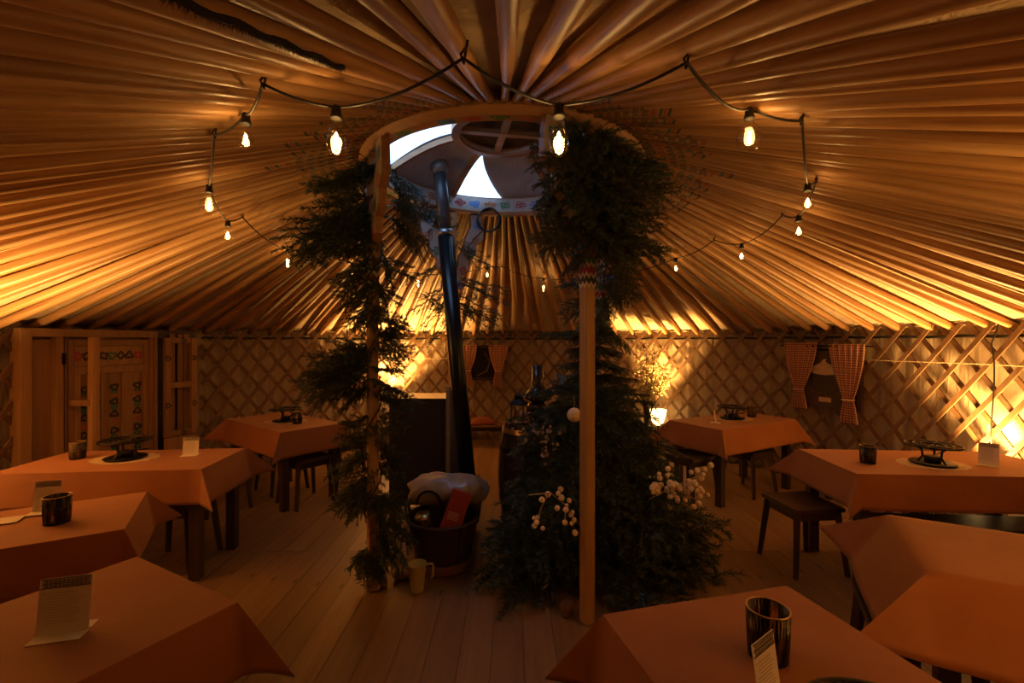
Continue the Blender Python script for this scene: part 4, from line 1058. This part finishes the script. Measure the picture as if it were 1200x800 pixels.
for (bx, by, tx, ty, n) in ((690, 150, 640, 140, 4), (690, 150, 735, 135, 4), (690, 170, 760, 170, 5), (690, 180, 768, 200, 5), (690, 200, 770, 225, 5), (690, 170, 632, 180, 5), (690, 200, 630, 215, 5), (690, 230, 628, 245, 5), (690, 230, 765, 250, 4), (690, 215, 720, 220, 5), (690, 250, 660, 265, 5),
                            (690, 260, 638, 290, 4), (692, 270, 765, 285, 5), (692, 265, 740, 300, 5), (692, 290, 655, 318, 3), (700, 300, 740, 325, 3), (690, 140, 690, 180, 5), (690, 190, 680, 250, 5), (690, 160, 715, 128, 4), (690, 160, 655, 195, 4), (690, 180, 650, 215, 5), (690, 215, 655, 240, 5), (688, 250, 680, 285, 4), (690, 240, 715, 275, 4)):
    sp.append((by, bx, tx, ty, n, 0.30, 'f' if random.random() < 0.7 else 'd'))
garland('fir_garland', FR, 'dense fir bunch hanging round the top of the zigzag collared post', sp, P, z0=2.15)
sp = []
for (bx, by, tx, ty, n) in ((705, 320, 738, 350, 4), (705, 300, 735, 310, 3), (705, 340, 725, 372, 4), (705, 350, 668, 365, 3), (705, 330, 670, 320, 3), (705, 290, 675, 290, 3), (704, 380, 740, 400, 2), (705, 270, 730, 260, 3)):
    sp.append((by, bx, tx, ty, n, 0.2, 'f'))
garland('fir_garland', BR, 'fir branches tied to the post behind the fir tree', sp, P, z0=1.7)
sp = []
for (bx, by, tx, ty, n) in ((530, 300, 492, 320, 3), (530, 340, 482, 372, 4), (530, 360, 490, 395, 3), (530, 330, 588, 345, 4), (530, 350, 592, 365, 4), (532, 360, 575, 385, 4), (530, 285, 580, 320, 3), (530, 250, 492, 240, 3), (530, 260, 495, 275, 3), (530, 370, 505, 345, 3)):
    sp.append((by, bx, tx, ty, n, 0.2, 's' if by > 280 else 'd'))
garland('fir_garland', BL, 'loose olive twigs tied to the sleeved post by the pipe', sp, P, z0=1.75)

# tree ornaments
o = MB().ball((0, 0, 0), 0.046, 20, 12).build('bauble', M['bauble'], None, at_y(673, 486, 2.88), smooth=True); tag(o, 'round cream bauble hanging beside the zigzag collared post', 'bauble')
MB().tube([(0, 0, 0.045), (0.003, 0.02, 0.12)], 0.0015, 4).build('hanger', M['rope'], o)
BM = MB().ball((0, 0, 0), 0.0165, 10, 6).mesh('berry', M['berry'], True)
def berries(name, label, pts, Y, stems, rad=1.0, dep=0.04):
    c = at_y(pts[0][0], pts[0][1], Y); t = empty(name, c, 0, label, 'berry spray', 'white berry sprays on the fir tree')
    mb = MB()
    for st in stems: mb.tube([at_y(x, y, Y + 0.015) - c for x, y in st], 0.003, 5)
    mb.build('stem', M['rope'], t)
    for i, (x, y) in enumerate(pts):
        b = link('berry', BM, t, at_y(x, y, Y + random.uniform(-dep, dep)) - c); k = random.uniform(0.75, 1.15)*rad; b.scale = (k, k, k)
berries('berry_spray', 'loose white berry spray across the front of the fir tree',
        [(642, 579), (635, 585), (657, 573), (654, 578), (658, 583), (653, 595), (667, 586), (664, 592), (663, 597), (671, 600), (669, 603), (673, 609), (662, 612), (670, 613), (674, 624), (626, 607), (630, 606), (629, 612), (626, 616), (636, 619), (689, 648)],
        2.62, [[(690, 632), (680, 615), (668, 600), (660, 588), (656, 575)], [(660, 590), (645, 577), (620, 580)], [(642, 580), (634, 595), (630, 610)], [(664, 592), (662, 605), (663, 612)]], 1.0)
rd = random.Random(9)
pts = [(764 + rd.uniform(0, 12), 572 + rd.uniform(-5, 6)) for _ in range(12)] + [(780 + rd.gauss(8, 8), 568 + rd.gauss(0, 8)) for _ in range(26)] + [(806 + rd.gauss(5, 7), 573 + rd.gauss(0, 8)) for _ in range(24)] + [(822, 560), (826, 550), (824, 556), (817, 551), (833, 545), (810, 553)]
berries('berry_spray', 'dense white berry cluster on the outer branches of the fir tree', pts, 2.86, [[(760, 585), (790, 570), (830, 552)], [(790, 570), (815, 585)]], 1.05, 0.07)
def flowers(name, label, cen, n, sx, sy, Y, mat, r=0.011, cat='flower spray'):
    c = at_y(cen[0], cen[1], Y); t = empty(name, c, 0, label, cat); mb = MB(); rd = random.Random(n)
    for i in range(4): mb.tube([(0, 0.03, -0.06), Vector((rd.uniform(-0.05, 0.05), 0.02, 0.0)), at_y(cen[0] + rd.uniform(-sx, sx), cen[1] + rd.uniform(-sy, sy), Y) - c], 0.002, 4)
    mb.build('stem', M['bark'], t)
    me = MB().ball((0, 0, 0), r, 6, 4).mesh('blossom', M[mat])
    for i in range(n):
        o = link('blossom', me, t, at_y(cen[0] + rd.gauss(0, sx/2), cen[1] + rd.gauss(0, sy/2), Y + rd.uniform(-0.04, 0.03)) - c); k = rd.uniform(0.5, 1.2); o.scale = (k, k*0.7, k)
flowers('flower_spray', 'frosted dried flower spray low on the fir tree beside the barrel', (630, 505), 26, 22, 14, 2.95, 'frost')
flowers('flower_spray', 'frosted flower sprig hanging over the loose berry spray', (640, 525), 16, 16, 18, 2.9, 'frost')
flowers('flower_spray', 'mauve dried flower head in front of the lantern', (616, 487), 14, 9, 8, 3.2, 'pink', 0.013)
flowers('flower_spray', 'blue artificial flower at the top of the fir tree', (659, 443), 9, 7, 6, 3.0, 'blue_orn', 0.013)

# ------------------------------------------------------------------ string lights
def bulb_profile(kind):
    if kind == 'st': return [(0.013, 0), (0.014, -0.012), (0.020, -0.035), (0.029, -0.065), (0.032, -0.085), (0.029, -0.105), (0.018, -0.122), (0.006, -0.129), (0.0005, -0.130)]
    if kind == 'globe': return [(0.013, 0), (0.014, -0.012), (0.026, -0.026), (0.040, -0.045), (0.0475, -0.072), (0.042, -0.098), (0.026, -0.116), (0.010, -0.1235), (0.0005, -0.1245)]
    return [(0.013, 0), (0.014, -0.012), (0.019, -0.028), (0.027, -0.048), (0.030, -0.065), (0.027, -0.082), (0.016, -0.095), (0.0005, -0.100)]
GL = {k: MB().lathe(bulb_profile(k), 20).mesh('glass_bulb', M['glass'], True) for k in ('st', 'globe', 'pear')}
FIL = {k: MB().lathe([(0.0005, -l0), (0.005, -l0 - 0.008), (0.0072, -l0 - l*0.6), (0.005, -l0 - l*0.9), (0.0005, -l0 - l)], 10).mesh('filament', M['filament'], True) for k, l0, l in (('st', 0.045, 0.06), ('globe', 0.045, 0.05), ('pear', 0.035, 0.045))}
SOCK = MB().lathe([(0.001, 0.036), (0.010, 0.035), (0.015, 0.028), (0.017, 0.006), (0.020, 0.0), (0.020, -0.010), (0.013, -0.010), (0.001, -0.008)], 16).mesh('socket', M['rubber'], True)
BULBS = [(288, 143, 'pear', 0.20), (394, 136, 'st', 0.26), (655, 134, 'st', 0.26), (878, 137, 'globe', 0.20), (946.5, 222, 'pear', 0.14), (936, 258, 'pear', 0.14), (869, 290, 'pear', 0.14), (792, 306, 'pear', 0.14), (637, 329, 'st', 0.14),
         (571, 315, 'pear', 0.10), (490, 323, 'st', 0.12), (413, 312, 'pear', 0.12), (337, 296, 'st', 0.12), (267, 264, 'pear', 0.14), (245, 224, 'globe', 0.14)]
NEAR = {0: 1.78, 1: 1.55, 2: 1.48, 3: 1.76}
BP = [at_y(x, y, NEAR[i]) if i in NEAR else roof_pt(x, y, d) for i, (x, y, k, d) in enumerate(BULBS)]
PATH = [('b', 0), (308, 98), ('b', 1), (543, 68), ('b', 2), (805, 73), ('b', 3), (940, 142), ('b', 4), (957, 212), ('b', 5), (917, 252), ('b', 6), (837, 281), ('b', 7), (700, 320), ('b', 8), (588, 312), ('b', 9), (533, 318), ('b', 10), (458, 312), ('b', 11), (372, 290), ('b', 12), (284, 254), ('b', 13), (246, 222), ('b', 14), (251, 158), ('b', 0)]
t = empty('string_lights', BP[2] + Vector((0, 0, 0.06)), 0, 'black festoon cable with glowing filament bulbs hung round the roof', 'string lights')
base = BP[2] + Vector((0, 0, 0.06))
cp = []; hooks = []
for e in PATH:
    if e[0] == 'b': cp.append(BP[e[1]] + Vector((0, 0, 0.030)))
    else:
        q = roof_pt(e[0], e[1], 0.05); cp.append(q); hooks.append(q)
cab = []
for i in range(len(cp) - 1):
    a, b = cp[i], cp[i+1]; sag = 0.06*min(1, (b - a).length)
    for j in range(10):
        u = j/10; p = a.lerp(b, u); p.z -= sag*4*u*(1-u); cab.append(p - base)
cab.append(cp[-1] - base)
MB().tube(cab, 0.0048, 6).build('cable', M['rubber'], t, smooth=True)
for q in hooks: MB().tube([q - base + Vector((0.01, 0, 0.03)), q - base + Vector((-0.008, 0, 0.01)), q - base + Vector((0.0, 0.008, -0.012)), q - base + Vector((0.012, 0, 0.05))], 0.004, 5).build('cable_tie', M['rubber'], t)
for i, (x, y, k, d) in enumerate(BULBS):
    s = link('socket', SOCK, t, BP[i] - base)
    link('glass_bulb', GL[k], s, (0, 0, -0.009)); link('filament', FIL[k], s, (0, 0, -0.009))
    ld = bpy.data.lights.new('bulb_light', 'POINT'); ld.energy = BULB_POWER*(1.3 if k == 'st' else 1.0); ld.color = BULB; ld.shadow_soft_size = 0.02
    lo = bpy.data.objects.new('bulb_light', ld); col.objects.link(lo); lo.parent = s; lo.location = (0, 0, -0.075)

# ------------------------------------------------------------------ uplighters by the wall
def uplight(p, label, rim=0.45, power=1.0, cone=130):
    t = empty('floor_lamp', (p[0], p[1], 0), 0, label, 'lamp', 'floor lamps shining up at the roof')
    MB().lathe([(0.001, 0), (0.10, 0), (0.10, 0.015), (0.02, 0.03), (0.001, 0.03)], 24).build('lamp_base', M['black_metal'], t)
    MB().tube([(0, 0, 0.02), (0, 0, rim - 0.20)], 0.012, 8).build('lamp_pole', M['black_metal'], t)
    MB().lathe([(0.03, rim - 0.22), (0.075, rim - 0.18), (0.105, rim - 0.08), (0.12, rim)], 24).build('lamp_shade', M['lamp_shade'], t, smooth=True)
    ld = bpy.data.lights.new('lamp_light', 'SPOT'); ld.energy = UP_POWER*power*4; ld.color = WARM; ld.spot_size = math.radians(cone); ld.spot_blend = 0.9; ld.shadow_soft_size = 0.07
    lo = bpy.data.objects.new('lamp_light', ld); col.objects.link(lo); lo.parent = t; lo.location = (0, 0, rim - 0.01); lo.rotation_euler = (PI, 0, 0)
uplight((-1.72, 6.85), 'floor lamp shining up behind the dark heat screen', 0.80, 1.2, 125)
uplight((2.10, 6.55), 'floor lamp shining up behind the dry branch arrangement', 0.62, 1.25, 82)
uplight((3.77, 3.62), 'floor lamp at the wall cord behind the bench table', 0.60, 1.1, 118)
uplight((-3.60, 2.42), 'floor lamp between the door table and the paper slip table', 0.95, 1.2)
uplight((2.35, 0.62), 'floor lamp against the wall beyond the flared empty table', 0.95, 0.45)

# dry branches beside the right lamp
t = empty('dry_branch_arrangement', (1.84, 6.28, 0), 0, 'dry leafy branches in a vase lit by a floor lamp', 'branches')
MB().lathe([(0.001, 0), (0.08, 0), (0.10, 0.15), (0.09, 0.32), (0.05, 0.42), (0.06, 0.45), (0.05, 0.44), (0.04, 0.40), (0.001, 0.38)], 24).build('vase', M['lamp_dark'], t, smooth=True)
rd = random.Random(4); lf = MB()
for i in range(18):
    top = Vector((0.17 + rd.uniform(-0.20, 0.16), 0.13 + rd.uniform(-0.14, 0.10), rd.uniform(0.85, 1.60)))
    pts = [Vector((0, 0, 0.38)), Vector((top.x*0.35, top.y*0.35, 0.70)), Vector((top.x*0.8, top.y*0.8, 0.7 + (top.z - 0.7)*0.6)), top]
    MB().tube(pts, [0.006, 0.005, 0.004, 0.002], 5).build('twig', M['bark'], t)
    for q in range(70):
        u = rd.uniform(0.3, 1.0); p = pts[1].lerp(pts[3], u) + Vector((rd.gauss(0, 0.04), rd.gauss(0, 0.035), rd.gauss(0, 0.04)))
        d = Vector((rd.uniform(-1, 1), rd.uniform(-1, 1), rd.uniform(-0.4, 1))).normalized()*rd.uniform(0.035, 0.065); s_ = d.orthogonal().normalized()*0.014
        lf.add([p, p + d*0.5 + s_, p + d, p + d*0.5 - s_], [(0, 1, 2, 3)])
tag(lf.build('leaves', M['dry_leaf'], t), kind='stuff')

# ------------------------------------------------------------------ cords, wires, horsehair rope
def wall_p(px, z, rr=R-0.085):
    a, Y = wall_az(px, rr); return Vector(((px - 600)/F*Y, Y, z))
def zat(px, py, rr=R-0.085):
    a, Y = wall_az(px, rr); return EYE + (400 - py)/F*Y
o = MB().tube([wall_p(x, zat(x, y)) for x, y in ((1170, 378), (1166, 392), (1162, 402), (1165, 425), (1165, 450), (1163, 480), (1161, 510), (1163, 530))], 0.0055, 6).build('wall_cord', M['rubber'], None, smooth=True); tag(o, 'black power cord hanging down the lattice wall', 'cord')
o = MB().tube([wall_p(x, zat(x, y), R - 0.08) for x, y in ((1005, 421), (1050, 423), (1110, 425), (1160, 427), (1215, 430))], 0.004, 5).build('lattice_line', M['rope'], None); tag(o, 'thin pale line stretched across the lattice by the wall cord', 'line')
o = MB().tube([wall_p(x, zat(x, 420), R - 0.08) for x in (455, 480, 505, 528)], 0.004, 5).build('lattice_line', M['rope'], None); tag(o, 'thin pale line stretched across the lattice beside the garlanded post', 'line')
c0 = at_y(573, 258, 4.30); t = empty('cable_coil', c0, 0, 'coil of black cable hanging from the roof crown', 'cable')
for k in range(4):
    MB().tube([(0.10*math.cos(2*PI*i/28)*(1 + 0.04*k), 0.012*k - 0.02 + 0.01*math.sin(i*0.7 + k), 0.11*math.sin(2*PI*i/28)*(1 - 0.03*k)) for i in range(29)], 0.008, 6).build('cable_loop', M['rubber'], t, smooth=True)
MB().tube([(-0.06, 0, -0.10), (-0.14, 0, -0.18), (-0.2, 0.0, -0.26), (-0.12, 0, -0.30)], 0.006, 6).build('cable_end', M['rubber'], t)
a, b = roof_pt(180, -12, 0.062), roof_pt(402, 80, 0.062)
t = empty('horsehair_rope', a, 0, 'dark frayed horsehair rope lying between two roof poles', 'rope')
d = b - a
pts = [d*i/20 + Vector((0, 0, 0.004*math.sin(i*1.3))) for i in range(21)]
MB().tube(pts, 0.008, 7).build('rope_core', M['horsehair'], t)
mb = MB(); rd = random.Random(2)
for i in range(2200):
    p = d*rd.random(); q = Vector((rd.uniform(-1, 1), rd.uniform(-1, 1), rd.uniform(-1.0, 0.1))).normalized()*rd.uniform(0.010, 0.026); s_ = d.normalized()*0.0009
    mb.add([p + s_, p - s_, p + q], [(0, 1, 2)])
tag(mb.build('rope_fringe', M['horsehair'], t), kind='stuff')
